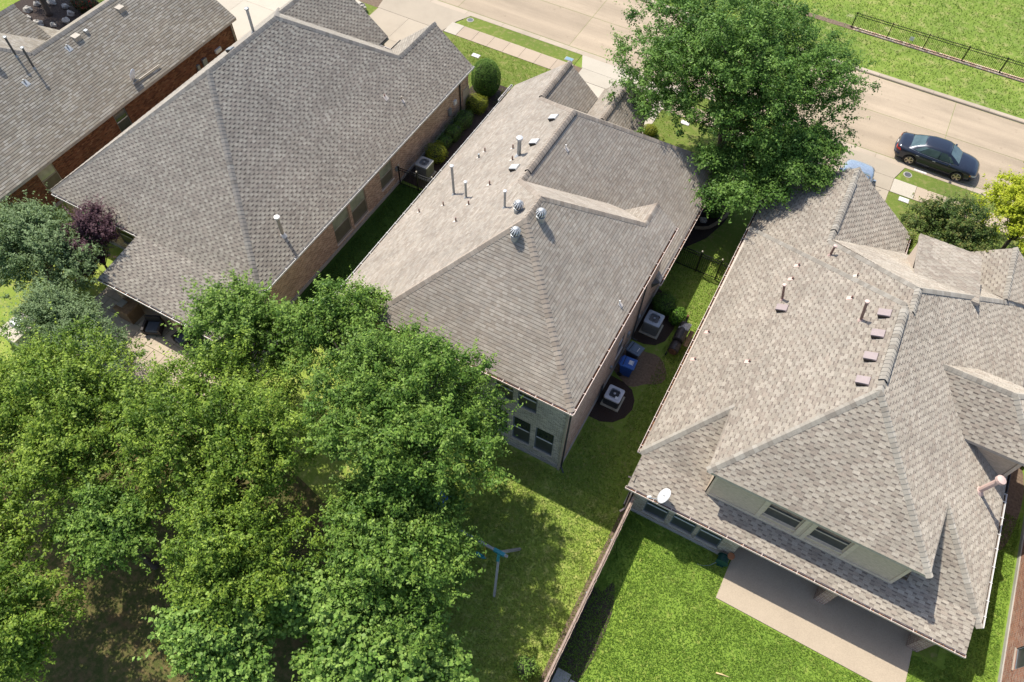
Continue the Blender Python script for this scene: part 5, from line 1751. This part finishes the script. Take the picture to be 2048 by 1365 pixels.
for k in range(5):
    pts = [(-3.75, 17.6 + .06 * k, .5 - .05 * k), (-3.86 - .02 * k, 17.45 + .05 * k, .25), (-3.95, 17.7 + .08 * k, .15 + .1 * k), (-4.0, 18.0 + .05 * k, .9)]
    cd.tube(pts, .018, 5)
obj('refrigerant_lines', cd, M_rubber, a1, smooth=True)
condenser('grey condenser standing between dark bush and waste bins', -3.33, 22.93, .86, .98, M_acg)
condenser('beige grey condenser behind the short gate of the left house', -19.47, 26.68, .84, .98, plain('condenser_taupe_top', (.30, .295, .27), .45, .15))

# ------------------------------------------------------------------ wheeled bins
def bin_(label, x, y, body, lid, rz, sign=False):
    root = thing('wheeled_bin', label, 'bin', (x, y, 0), rz, group='wheeled waste bins')
    obj('bin_body', MB().frus(0, 0, .10, .98, .24, .22, .33, .29), body, root, local=True)
    obj('rim', MB().frus(0, 0, .96, 1.01, .345, .305, .35, .31), body, root, local=True)
    l = MB()
    l.frus(.01, 0, 1.012, 1.06, .37, .32, .34, .29)
    lo = obj('lid', l, lid, root, local=True)
    obj('lid_panel', MB().frus(.08, 0, 1.06, 1.085, .22, .22, .20, .20), lid, lo, local=True)
    obj('hinge', MB().box(-.40, -.25, .97, -.33, .25, 1.02), body, lo, local=True)
    obj('lid_groove', MB().box(-.235, -.27, 1.058, -.19, .27, 1.066), plain('bin_groove', (.015, .02, .03), .7), lo, local=True)
    for s in (-1, 1):
        obj('wheel', MB().lathe((-.25, s * .25 - .03, .13), [(.13, 0), (.13, .06)], 14, 'Y'), M_rubber, root, local=True)
    obj('handle', MB().tube([(-.40, -.22, .99), (-.44, -.22, 1.0), (-.44, .22, 1.0), (-.40, .22, .99)], .015, 6), body, root, local=True)
    if sign:
        obj('lid_label', MB().box(.02, -.12, 1.0855, .20, .12, 1.088), M_pvc, lo, local=True)
        obj('lid_label', MB().box(.22, -.14, 1.0855, .245, .14, 1.088), M_pvc, lo, local=True)
        obj('front_label', MB().add([(-.13, -.272, .76), (.13, -.272, .76), (.13, -.277, .82), (-.13, -.277, .82)], [(0, 1, 2, 3)]), M_pvc, root, local=True)
    else:
        obj('lid_label', MB().box(.16, -.13, 1.0855, .19, .13, 1.088), M_pvc, lo, local=True)
    return root
bin_('blue wheeled recycling bin with white lid label', -3.42, 19.82, plain('blue_bin_plastic', (.012, .06, .24), .45, var=.1), plain('blue_lid_plastic', (.018, .10, .36), .4, var=.1), R(4), True)
bin_('slate grey wheeled bin beside the blue one', -3.45, 20.72, plain('grey_bin_plastic', (.035, .045, .06), .45, var=.1), plain('grey_lid_plastic', (.11, .15, .20), .42, var=.1), R(-8))

# ------------------------------------------------------------------ barrel smoker
sm = thing('barrel_smoker', 'rusty black barrel smoker grill on the sunny edge of the side yard', 'grill', (-1.8, 22.7, 0))
M_smk = plain('smoked_steel', (.05, .045, .045), .5, .55, var=.4, scale=8)
M_rust = plain('rusty_steel', (.16, .075, .04), .75, .3, var=.5, scale=12)
obj('firebox', MB().lathe((-1.8, 21.75, .62), [(.05, 0), (.25, .005), (.27, .05), (.27, .52), (.25, .57)], 18, 'Y'), M_smk, sm)
obj('firebox_door', MB().lathe((-1.8, 21.72, .62), [(.2, 0), (.21, .03)], 16, 'Y'), M_rust, sm)
obj('barrel', MB().lathe((-1.8, 22.33, .80), [(.27, 0), (.29, .03), (.29, .62), (.30, .64), (.29, .66), (.29, 1.1), (.25, 1.14)], 20, 'Y'), M_smk, sm)
obj('barrel_lid', MB().tube([(-1.66, 22.42, 1.03), (-1.66, 23.36, 1.03)], .02, 6), M_galv, sm)
obj('chimney', MB().tube([(-1.85, 23.42, .85), (-1.86, 23.62, .9), (-1.86, 23.66, 1.25)], .06, 10), M_smk, sm)
obj('chimney_cap', MB().tube([(-1.86, 23.66, 1.24), (-1.86, 23.68, 1.33)], .065, 10), M_rust, sm)
for x in (-2.05, -1.55):
    for y in (22.5, 23.3):
        obj('leg', MB().beam((x, y, 0), (x * .6 - 1.8 * .4, y, .65), .04, .04), M_smk, sm)
obj('shelf', MB().box(-1.48, 22.35, .62, -1.25, 23.4, .64), M_woodb, sm)
obj('grill_cover', MB().add([(-2.05, 23.0, .98), (-1.55, 22.95, 1.1), (-1.5, 23.5, 1.0), (-2.0, 23.55, .9), (-1.8, 23.2, 1.16), (-1.75, 23.35, 1.12)], [(0, 1, 4), (1, 2, 5), (2, 3, 5), (3, 0, 4), (1, 5, 4), (3, 4, 5)]), plain('grey_tarp', (.40, .39, .37), .7, var=.3), sm)
for y in (21.85, 22.2):
    obj('wheel', MB().lathe((-2.1, y, .12), [(.12, 0), (.12, .05)], 12, 'X'), M_rubber, sm)

# ------------------------------------------------------------------ swing set
sw = thing('swing_set', 'grey timber swing set with teal brackets under the trees', 'swing set', (-5.6, 8.3, 0))
M_teal = plain('teal_steel', (.02, .22, .26), .45, .2)
obj('top_beam', MB().beam((-8.1, 8.25, 2.3), (-3.84, 8.25, 2.3), .10, .11), M_wood, sw)
for x in (-4.22, -7.7):
    for s, yy in ((-1, 7.18), (1, 9.46)):
        obj('leg', MB().beam((x, 8.25, 2.26), (x + (.38 if x > -5 else -.38), yy, -.02), .10, .10), M_wood, sw)
    obj('bracket', MB().box(x - .24, 8.18, 2.20, x + .24, 8.32, 2.37), M_teal, sw)
    obj('bracket', MB().beam((x, 8.24, 2.28), (x + (.06 if x > -5 else -.06), 8.04, 1.9), .12, .12), M_teal, sw)
for x, mat_ in ((-5.1, M_teal), (-6.4, plain('blue_swing_plastic', (.01, .10, .45), .4))):
    st = obj('swing_seat', MB().tube([(x - .24, 8.25, .62), (x - .14, 8.25, .53), (x, 8.25, .5), (x + .14, 8.25, .53), (x + .24, 8.25, .62)], [.05, .085, .09, .085, .05], 8), mat_, sw, smooth=True)
    for s in (-1, 1):
        obj('chain', MB().tube([(x + s * .23, 8.25, .62), (x + s * .23, 8.25, 2.26)], .02, 6), plain('yellow_chain_sleeve', (.45, .33, .02), .5), st)
tb = thing('toy_slide', 'blue plastic toy slide half hidden under the oak', 'toy', (-7.9, 9.2, 0))
M_blue = plain('blue_toy_plastic', (.01, .13, .55), .35, var=.08)
obj('chute', MB().add([(-8.2, 8.9, .05), (-7.75, 8.9, .05), (-7.45, 9.7, .95), (-7.95, 9.75, .95), (-8.2, 8.9, .0), (-7.75, 8.9, .0), (-7.45, 9.7, .88), (-7.95, 9.75, .88)], [(0, 1, 2, 3), (7, 6, 5, 4), (0, 4, 5, 1), (1, 5, 6, 2), (2, 6, 7, 3), (3, 7, 4, 0)]), M_blue, tb)
for a, b in (((-8.2, 8.9, .12), (-7.95, 9.75, 1.02)), ((-7.75, 8.9, .12), (-7.45, 9.7, 1.02))):
    obj('side_rail', MB().beam(a, b, .05, .12), M_blue, tb)
for x in (-7.95, -7.47):
    obj('leg', MB().beam((x, 9.72, .95), (x, 10.1, 0), .06, .06), M_blue, tb)

# ------------------------------------------------------------------ dishes
def dish(label, base, c, face, rx, ry, feed):
    root = thing('satellite_dish', label, 'satellite dish', base)
    c, face = Vector(c), Vector(face).normalized()
    x = face.cross(Vector((0, 0, 1))).normalized()
    y = x.cross(face)
    P, F = [c - face * .07], []
    n = 24
    rings = 4
    for k in range(1, rings + 1):
        f = k / rings
        for j in range(n):
            t = 2 * math.pi * j / n
            P.append(c + x * rx * f * math.cos(t) + y * ry * f * math.sin(t) - face * .07 * (1 - f * f))
    for j in range(n):
        F.append((0, 1 + j, 1 + (j + 1) % n))
        for k in range(rings - 1):
            a = 1 + k * n
            F.append((a + j, a + n + j, a + n + (j + 1) % n, a + (j + 1) % n))
    m = len(P)
    P += [p - face * .015 for p in P]
    F += [tuple(i + m for i in reversed(f)) for f in F]
    a = 1 + (rings - 1) * n
    F += [(a + j, a + m + j, a + m + (j + 1) % n, a + (j + 1) % n) for j in range(n)]
    obj('reflector', MB().add(P, F), plain('dish_white', (.66, .67, .68), .4, var=.04), root, smooth=True)
    obj('feed_arm', MB().tube([c - y * ry * .95 - face * .02, c - y * ry * .7 + (Vector(feed) - c) * .6, feed], .018, 6), M_galv, root)
    f = Vector(feed)
    dd = (c - f).normalized()
    obj('feed_horn', MB().tube([f - dd * .08, f, f + dd * .07, f + dd * .1], [.04, .05, .05, .035], 10), M_pvc, root)
    obj('mast', MB().tube([base, (base[0], base[1], c.z - .1), c - face * .08], .022, 8), M_galv, root)
    obj('mount_foot', MB().box(base[0] - .08, base[1] - .08, base[2] - .06, base[0] + .08, base[1] + .08, base[2] + .02), M_galv, root)
    return root
dish('white oval satellite dish on the rear eave of the right house', (.62, 13.32, 2.68), (.62, 13.25, 3.18), (-.85, -.30, .45), .30, .45, (.12, 13.0, 3.0))
dish('white satellite dish seen edge on above the russet wall', (-36.35, 21.95, 3.1), (-36.4, 22.1, 3.55), (-.95, -.25, .25), .28, .40, (-37.0, 21.75, 3.35))
dish('small white dish on a post between left and middle house', (-18.35, 14.75, 0), (-18.3, 14.7, 1.9), (-.9, -.5, .25), .2, .26, (-18.75, 14.4, 1.85))

# ------------------------------------------------------------------ cars
def car(label, loc, rz, paint, name='car', glass=None, simple=False):
    root = thing(name, label, 'car', loc, rz)
    L_, hw = 4.86, .92
    wr, xw = .33, (-1.42, 1.42)
    nx = 97
    X = np.linspace(-L_ / 2, L_ / 2, nx)
    def interp(x, pts):
        return float(np.interp(x, [a for a, _ in pts], [b for _, b in pts]))
    halfw = [(-2.43, .60), (-2.36, .74), (-2.2, .84), (-1.8, .905), (-1.0, .925), (.4, .925), (1.5, .91), (2.0, .86), (2.28, .74), (2.38, .62), (2.43, .48)]
    deck = [(-2.43, .80), (-2.38, .93), (-2.25, .98), (-1.75, 1.0), (-1.3, .985), (0, .95), (1.05, .965), (1.6, .93), (2.1, .84), (2.32, .74), (2.43, .62)]
    belt = [(-2.43, .74), (-2.3, .86), (-1.6, .90), (0, .87), (1.0, .86), (1.8, .79), (2.3, .66), (2.43, .56)]
    P, F = [], []
    rows = []
    for x in X:
        w, dz, bz = interp(x, halfw), interp(x, deck), interp(x, belt)
        zl = .22 if abs(x) < 2.25 else .26 + .12 * (abs(x) - 2.25) / .18
        arch = zl
        for xc in xw:
            t = abs(x - xc)
            if t < .40:
                arch = max(arch, .33 + math.sqrt(max(0, .40 ** 2 - t * t)) * .98)
        zl2 = max(zl, arch)
        half = [(w * .80, max(zl2, zl) - .0), (w * .985, zl2), (w * 1.0, max(zl2 + .02, .42 + (zl2 - zl) * .5)), (w * 1.0, max(zl2 + .04, .56)), (w * .985, bz - .05), (w * .955, bz), (w * .90, bz + (dz - bz) * .55), (w * .72, dz - .01), (w * .42, dz + .012), (0, dz + .02)]
        ring = half + [(-a, b) for a, b in half[-2::-1]]
        rows.append(len(P))
        P += [(x, a, b) for a, b in ring]
    m = len(ring)
    for i in range(nx - 1):
        for j in range(m - 1):
            F.append((rows[i] + j, rows[i + 1] + j, rows[i + 1] + j + 1, rows[i] + j + 1))
    F.append(tuple(rows[0] + j for j in range(m)))
    F.append(tuple(rows[-1] + j for j in range(m - 1, -1, -1)))
    obj('body', MB().add(P, F), paint, root, smooth=True, local=True)
    obj('floor', MB().box(-2.2, -.74, .2, 2.2, .74, .45), M_black, root, local=True)
    # cabin: base ring on the shoulder, roof ring above
    base = [(-1.78, .70, .985), (-1.2, .80, .96), (0, .82, .93), (.75, .80, .94), (1.22, .66, .965)]
    roof = [(-.98, .50, 1.40), (-.6, .58, 1.44), (0, .60, 1.455), (.3, .59, 1.44), (.48, .54, 1.40)]
    def full(r_):
        return [Vector(p) for p in r_] + [Vector((a, -b, c)) for a, b, c in reversed(r_)]
    B, T = full(base), full(roof)
    n = len(B)
    M1 = [b.lerp(t, .5) + (b.lerp(t, .5) - Vector((-.2, 0, 1.2))) * .035 for b, t in zip(B, T)]
    P = B + M1 + T + [Vector((p.x * .93 - .01, p.y * .8, p.z + .025)) for p in T]
    F = []
    for k in range(3):
        F += [(k * n + i, k * n + (i + 1) % n, (k + 1) * n + (i + 1) % n, (k + 1) * n + i) for i in range(n)]
    h = n // 2
    for i in range(h - 1):
        F.append((3 * n + i, 3 * n + i + 1, 3 * n + n - 2 - i, 3 * n + n - 1 - i))
    obj('cabin', MB().add(P, F), paint, root, smooth=True, local=True)
    G_ = glass or M_carglass
    def pane(name_, i, j, u0, u1, v0, v1, off=.012):
        """glass between ring points i and j; u along, v up"""
        mb = MB()
        Q = []
        for v in (v0, (v0 + v1) / 2, v1):
            for u in (u0, u1):
                def pt(k):
                    return B[k].lerp(M1[k], v * 2) if v <= .5 else M1[k].lerp(T[k], v * 2 - 1)
                Q.append(pt(i).lerp(pt(j), u))
        nn = (Q[1] - Q[0]).cross(Q[2] - Q[0]).normalized()
        if nn.dot(Q[0] - Vector((-.2, 0, 1.0))) < 0:
            nn = -nn
        Q = [q + nn * off for q in Q]
        mb.add(Q, [(0, 1, 3, 2), (2, 3, 5, 4)])
        return obj(name_, mb, G_, root, smooth=True, local=True)
    pane('windshield', h - 1, h, .04, .96, .06, .96)
    pane('rear_window', n - 1, 0, .06, .94, .10, .94)
    for sgn in (0, 1):
        idx = (lambda k: k) if sgn == 0 else (lambda k: n - 1 - k)
        pane('side_window', idx(0), idx(1), .42, .97, .12, .84)
        pane('side_window', idx(1), idx(2), .03, .96, .10, .88)
        pane('side_window', idx(2), idx(3), .03, .97, .10, .88)
        pane('side_window', idx(3), idx(4), .0, .42, .10, .70)
    for xc in xw:
        for s in (-1, 1):
            w_ = obj('wheel', MB().lathe((xc, s * .80 - .11, wr), [(.23, 0), (.32, .01), (.33, .04), (.33, .18), (.32, .21), (.24, .22)], 26, 'Y'), M_rubber, root, smooth=False, local=True)
            yo = s * .80 + s * .112
            rm = MB().lathe((xc, yo - .02, wr), [(.235, 0), (.24, .03)], 22, 'Y')
            obj('rim_well', rm, M_black, w_, local=True)
            sp = MB()
            for k in range(5):
                t = 2 * math.pi * k / 5 + .3
                a = Vector((math.cos(t), 0, math.sin(t)))
                b = Vector((-math.sin(t), 0, math.cos(t)))
                c = Vector((xc, yo + s * .022, wr))
                sp.add([c + a * .03 - b * .035, c + a * .03 + b * .035, c + a * .235 + b * .05, c + a * .235 - b * .05], [(0, 1, 2, 3)])
            pts = [(xc + .232 * math.cos(t), yo + s * .02, wr + .232 * math.sin(t)) for t in np.linspace(0, 2 * math.pi, 25)]
            sp.tube(pts, .017, 5, False)
            sp.lathe((xc, yo + s * .01, wr), [(.05, 0), (.05, s * .022)], 12, 'Y')
            obj('rim', sp, plain('champagne_alloy', (.48, .42, .33), .35, .7), w_, local=True)
            obj('wheel_arch', MB().lathe((xc, s * .74 - .1, wr + .01), [(.385, 0), (.385, .2)], 24, 'Y'), M_black, root, local=True)
    M_red = plain('red_lamp', (.55, .015, .012), .2)
    M_lamp = plain('clear_lamp', (.42, .43, .42), .15)
    for s in (-1, 1):
        obj('tail_light', MB().add([(-2.20, s * .855, .90), (-2.36, s * .76, .86), (-2.40, s * .735, .74), (-2.14, s * .895, .76)], [(0, 1, 2, 3) if s > 0 else (3, 2, 1, 0)]), M_red, root, local=True)
        obj('tail_light', MB().add([(-2.40, s * .735, .86), (-2.425, s * .45, .88), (-2.445, s * .45, .78), (-2.425, s * .735, .75)], [(0, 1, 2, 3)]), M_red, root, local=True)
        obj('headlight', MB().add([(2.02, s * .865, .72), (2.30, s * .74, .665), (2.40, s * .55, .62), (2.43, s * .55, .54), (2.33, s * .755, .56), (2.06, s * .89, .62)], [(0, 1, 4, 5), (1, 2, 3, 4)]), M_lamp, root, local=True)
        obj('turn_signal', MB().add([(2.0, s * .885, .70), (2.10, s * .85, .69), (2.12, s * .872, .61), (2.02, s * .90, .62)], [(0, 1, 2, 3)]), plain('amber_lamp', (.6, .2, .02), .25), root, local=True)
        mi = MB().frus(.72, s * 1.0, .95, 1.07, .06, .10, .05, .08)
        obj('mirror', mi, paint, root, local=True)
        for x in (-.15, -1.12):
            obj('door_handle', MB().box(x - .09, s * .928 - .012, .80, x + .09, s * .928 + .012, .83), M_galv, root, local=True)
        for x in (.85, -.18, -1.08):
            obj('door_seam', MB().box(x - .006, s * .926 - .004, .30, x + .006, s * .926 + .003, .86), M_black, root, local=True)
        obj('sill_strip', MB().box(-1.0, s * .925 - .01, .40, 1.0, s * .925 + .008, .43), M_black, root, local=True)
        obj('window_trim', MB().tube([(-1.7, s * .74, 1.0), (-1.15, s * .825, .98), (0, s * .84, .95), (.75, s * .82, .955), (1.1, s * .74, .96)], .012, 5), plain('chrome_trim', (.5, .52, .55), .2, .8), root, local=True)
    obj('grille', MB().add([(2.43, -.30, .60), (2.43, .30, .60), (2.445, .24, .36), (2.445, -.24, .36)], [(0, 1, 2, 3)]), M_black, root, local=True)
    obj('front_bumper', MB().tube([(2.12, -.86, .40), (2.38, -.62, .40), (2.44, 0, .40), (2.38, .62, .40), (2.12, .86, .40)], .07, 8), paint, root, smooth=True, local=True)
    obj('rear_bumper', MB().tube([(-2.12, -.86, .48), (-2.38, -.66, .48), (-2.45, 0, .48), (-2.38, .66, .48), (-2.12, .86, .48)], .09, 8), paint, root, smooth=True, local=True)
    obj('number_plate', MB().box(-2.475, -.16, .62, -2.45, .16, .73), M_pvc, root, local=True)
    return root
def paint_mat(name, c, rough=.28, metal=.35):
    m, nt, b, L = nodes_of(name)
    n = noise(nt, 9, 4, .6, gcoord(nt))
    r = ramp(nt, n.outputs[0], [(.3, tuple(x * .85 for x in c)), (.7, tuple(x * 1.15 for x in c))])
    L.new(r.outputs[0], b.inputs['Base Color'])
    b.inputs['Roughness'].default_value = rough
    b.inputs['Metallic'].default_value = metal
    b.inputs['Coat Weight'].default_value = .6
    b.inputs['Coat Roughness'].default_value = .08
    return m
M_carglass = glass_mat('car_glass', (.06, .095, .095), .05)
cA = car('dark navy sedan with alloy wheels parked at the kerb', (7.17, 43.2, -.012), R(-1), paint_mat('navy_car_paint', (.018, .024, .04)))
cr = MB().box(-.95, -.70, .82, -.78, -.62, .96)
obj('red_seat_item', MB().add([(-.62, -.775, 1.02), (-.50, -.775, 1.02), (-.50, -.75, 1.12), (-.62, -.75, 1.12)], [(0, 1, 2, 3)]), plain('red_sticker', (.6, .03, .02), .4), cA, local=True)
car('pale silver blue car showing past the right house gable', (3.2, 37.75, .03), R(90), paint_mat('silver_blue_paint', (.36, .42, .48), .25, .5))

# ------------------------------------------------------------------ small things in the gardens
hr = thing('hose_reel', 'dark green garden hose reel against the patio wall', 'hose reel', (4.03, 13.1, 0))
M_hose = plain('green_hose', (.008, .06, .045), .45)
for k in range(9):
    pts = [(3.98 + (.2 + .012 * (k % 3)) * math.cos(t), 12.98 + .03 * k, .42 + (.2 + .012 * (k % 3)) * math.sin(t)) for t in np.linspace(0, 2 * math.pi, 19)]
    obj('hose_coil', MB().tube(pts, .017, 5, False), M_hose, hr, smooth=True)
for y in (12.94, 13.26):
    obj('reel_disc', MB().lathe((3.98, y, .42), [(.27, 0), (.27, .02)], 18, 'Y'), M_hose, hr)
obj('reel_stand', MB().box(3.85, 12.92, .0, 4.12, 13.3, .12), M_hose, hr)
obj('reel_basket', MB().lathe((4.18, 13.24, .75), [(.05, 0), (.14, .02), (.15, .12), (.12, .13)], 12), plain('terracotta_pot', (.30, .12, .05), .8), hr)
obj('loose_hose', MB().tube([(3.8, 12.95, .25), (3.6, 12.75, .04), (3.35, 12.6, .03), (3.1, 12.55, .03)], .013, 5), plain('pale_hose', (.2, .28, .24), .5), hr, smooth=True)
tag(obj('toy_bat', MB().tube([(5.30, 8.83, .04), (5.55, 8.89, .045), (5.72, 8.92, .04), (5.90, 8.95, .03)], [.035, .034, .02, .014], 8), plain('pale_bat_wood', (.55, .42, .2), .5), smooth=True), 'pale wooden toy bat lying on the lush lawn', 'toy')
for k, (x, y, lab) in enumerate(((6.0, 41.35, 'round grey water meter cover in the verge by the car'), (-25.0, 41.45, 'round dark meter cover in the verge at the left drive'))):
    r_ = thing('meter_cover', lab, 'meter cover', (x, y, 0))
    obj('ring', MB().lathe((x, y, 0), [(.26, 0), (.26, .026), (.2, .03)], 18), M_found, r_)
    obj('lid', MB().lathe((x, y, .0), [(.2, .02), (.2, .036)], 18), plain('iron_lid', (.10, .105, .115), .6, .4), r_)
for x, y, lab, m in ((6.25, 39.05, 'white utility box lid in the lawn by the pale slab', M_pvc), (-22.6, 38.1, 'white utility box lid on the left front lawn', M_pvc), (-7.6, 38.9, 'pale utility lid in the grass under the oak', M_pvc), (-16.9, 41.0, 'blue grey utility lid on the verge by the gable', plain('blue_lid', (.16, .27, .34), .6))):
    r_ = thing('utility_box', lab, 'utility box', (x, y, 0))
    obj('frame', MB().box(x - .30, y - .19, -.02, x + .30, y + .19, .03), M_found, r_)
    obj('lid', MB().box(x - .26, y - .15, .0, x + .26, y + .15, .045), m, r_)
# curb numbers near the car
cn = MB().box(6.2, 42.02, .0, 6.95, 42.10, .018)
tag(obj('kerb_marker', MB().add([(6.25, 41.98, .0225), (7.0, 41.98, .0225), (7.0, 42.12, .014), (6.25, 42.12, .014)], [(0, 1, 2, 3)]), M_pvc), 'white painted house number panel on the street gutter', 'marking')
bs = thing('boulder', 'weathered grey boulder on the grass by the left driveway', 'boulder', (-32.2, 38.4, 0))
def rock(cx, cy, cz, s, seed, parent):
    r = random.Random(seed)
    P, F = [], []
    n, m = 9, 6
    for i in range(m):
        ph = math.pi * (i + .3) / m
        for j in range(n):
            t = 2 * math.pi * j / n
            k = s * r.uniform(.78, 1.18)
            P.append((cx + k * math.sin(ph) * math.cos(t), cy + k * .75 * math.sin(ph) * math.sin(t), cz + k * .7 * math.cos(ph)))
    for i in range(m - 1):
        for j in range(n):
            F.append((i * n + j, (i + 1) * n + j, (i + 1) * n + (j + 1) % n, i * n + (j + 1) % n))
    F.append(tuple(range(n)))
    F.append(tuple((m - 1) * n + j for j in range(n - 1, -1, -1)))
    return obj('stone', MB().add(P, F), plain('limestone', (.42, .39, .34), .9, var=.3, scale=5, bmp=.02), parent)
rock(-32.3, 38.5, .25, .45, 1, bs)
rk = thing('stone_ring', 'ring of pale stones around the dark trunk in the far left bed', 'stones', (-50.7, 26.9, 0))
for i in range(9):
    t = 2 * math.pi * i / 9
    rock(-50.7 + 1.7 * math.cos(t), 26.9 + 1.2 * math.sin(t), .1, .32 + .08 * math.sin(i * 3), 10 + i, rk)
sheet('mulch_bed', blob(-50.2, 27.3, 3.4, 2.6, seed=3), .03, M_mulch, label='dark mulch bed around the far left tree', t=.03)
lg = thing('log_edging', 'curved row of sawn logs edging the shaded mulch bed', 'edging', (-3.2, 31.6, 0))
lp = [(-3.85, 30.65), (-3.5, 30.8), (-3.15, 31.05), (-2.95, 31.45), (-2.75, 31.9), (-2.6, 32.3), (-2.58, 32.7), (-2.6, 33.1)]
for i in range(len(lp) - 1):
    a, b = lp[i], lp[i + 1]
    obj('log', MB().tube([(a[0], a[1], .1), (b[0] * .97 + a[0] * .03, b[1] * .97 + a[1] * .03, .11)], [.10, .095], 9), plain('sawn_log', (.24, .185, .12), .9, var=.35, scale=14, bmp=.02), lg, smooth=False)
wl = thing('garden_windmill', 'grey rock beside the log edging at the house wall', 'rock', (-3.6, 31.0, 0))
wl.name = 'garden_rock'
rock(-3.62, 31.35, .2, .24, 44, wl)
st_ = MB().tube([(-18.9, 32.9, .06), (-18.5, 32.5, .07), (-18.2, 32.15, .06)], [.05, .045, .035], 7)
tag(obj('fallen_branch', st_, plain('dry_branch', (.34, .22, .13), .9, var=.25), smooth=True), 'dry broken branch lying on the mulch by the left house', 'branch')
# stacked firewood by the red brick wall
fw = thing('firewood_pile', 'small dark firewood stack beside the red brick wall', 'firewood', (14.75, 24.8, 0))
rf = random.Random(9)
for k in range(14):
    x, y, z = 14.35 + .24 * (k % 4) + rf.uniform(-.03, .03), 24.4 + .0 * k + rf.uniform(-.1, .1), .09 + .15 * (k // 4)
    obj('split_log', MB().tube([(x, y - .1, z), (x + rf.uniform(-.06, .06), y + .75, z + .02)], [.075, .07], 7), plain('old_firewood', (.07, .05, .04), .95, var=.5, scale=16), fw)
# left patio furniture
M_wick = plain('dark_wicker', (.035, .028, .025), .7, var=.3, scale=30)
M_cush = plain('slate_cushion', (.07, .085, .11), .9, var=.15)
def armchair(label, x, y, rz):
    r_ = thing('patio_armchair', label, 'chair', (x, y, 0), rz, group='wicker patio chairs of the left house')
    obj('seat', MB().box(-.34, -.32, .22, .34, .34, .36), M_wick, r_, local=True)
    obj('cushion', MB().frus(0, -.0, .36, .48, .31, .30, .28, .27), M_cush, r_, local=True)
    obj('backrest', MB().box(-.38, .30, .2, .38, .42, .85), M_wick, r_, local=True)
    for s in (-1, 1):
        obj('armrest', MB().box(s * .40 - .06, -.34, .2, s * .40 + .06, .36, .6), M_wick, r_, local=True)
        for yy_ in (-.28, .34):
            obj('leg', MB().box(s * .36 - .03, yy_ - .03, 0, s * .36 + .03, yy_ + .03, .22), M_wick, r_, local=True)
    return r_
armchair('dark wicker armchair nearest the left patio column', -25.3, 10.35, R(25))
armchair('dark wicker armchair farther right under the patio eave', -23.5, 10.55, R(-10))
armchair('dark wicker armchair at the corner under the shoots', -22.3, 10.5, R(-25))
bx = thing('storage_box', 'brown wooden storage box under the left patio eave', 'box', (-27.0, 10.6, 0))
obj('box_body', MB().frus(-27.0, 10.5, 0, .85, .45, .4, .45, .4), M_woodb, bx)
obj('box_lid', MB().frus(-27.0, 10.5, .855, .92, .49, .44, .46, .40), M_woodb, bx)
obj('lid_tray', MB().box(-27.4, 10.3, .925, -27.05, 10.7, .99), M_found, bx)
sg = thing('stone_grill', 'pale stone garden grill with steel top among the myrtles', 'grill', (-30.6, 7.1, 0))
obj('stone_base', MB().box(-31.2, 6.3, 0, -30.1, 7.6, .85), concrete_mat('pale_limestone', (.52, .49, .43), .2, 2.), sg)
obj('counter_top', MB().box(-31.28, 6.22, .85, -30.02, 7.68, .92), M_slabw, sg)
obj('grill_hood', MB().frus(-30.65, 7.1, .925, 1.15, .38, .3, .3, .2), M_galv, sg)
bn = thing('garden_bench', 'grey plank bench in the dark garden clearing', 'bench', (-12.9, .95, 0), R(-25))
obj('seat', MB().box(-.75, -.18, .40, .75, .16, .45), M_wood, bn, local=True)
obj('backrest', MB().box(-.75, .20, .55, .75, .24, .85), M_wood, bn, local=True)
for s in (-1, 1):
    obj('leg', MB().box(s * .6 - .04, -.16, 0, s * .6 + .04, .22, .40), M_wood, bn, local=True)
    obj('back_post', MB().box(s * .6 - .03, .245, 0, s * .6 + .03, .29, .9), M_wood, bn, local=True)
# sign panel on the park fence
tag(obj('fence_plate', MB().box(3.1, 54.60, .45, 3.38, 54.63, .72), M_pvc), 'small white plate hanging on the park fence', 'sign')
scene.render.film_transparent = False

GROUPS = {'oak_tree': 'oak trees of the gardens and street', 'pear_tree': 'broad leaved trees at the bottom edge', 'crape_myrtle': 'crape myrtles of the left garden', 'holly_tree': 'dark holly trees by the drives',
          'shrub': 'shrubs in beds and lawns', 'hedge': 'clipped hedge pieces along the left house', 'brick_house': 'brick houses of the street', 'iron_fence': 'black iron fences', 'satellite_dish': 'white satellite dishes',
          'car': 'cars at the street', 'meter_cover': 'meter covers in the verge', 'utility_box': 'utility box lids in the lawns'}
for o in scene.objects:
    if o.parent is None and 'group' not in o:
        k = o.name.split('.')[0]
        if k in GROUPS:
            o['group'] = GROUPS[k]
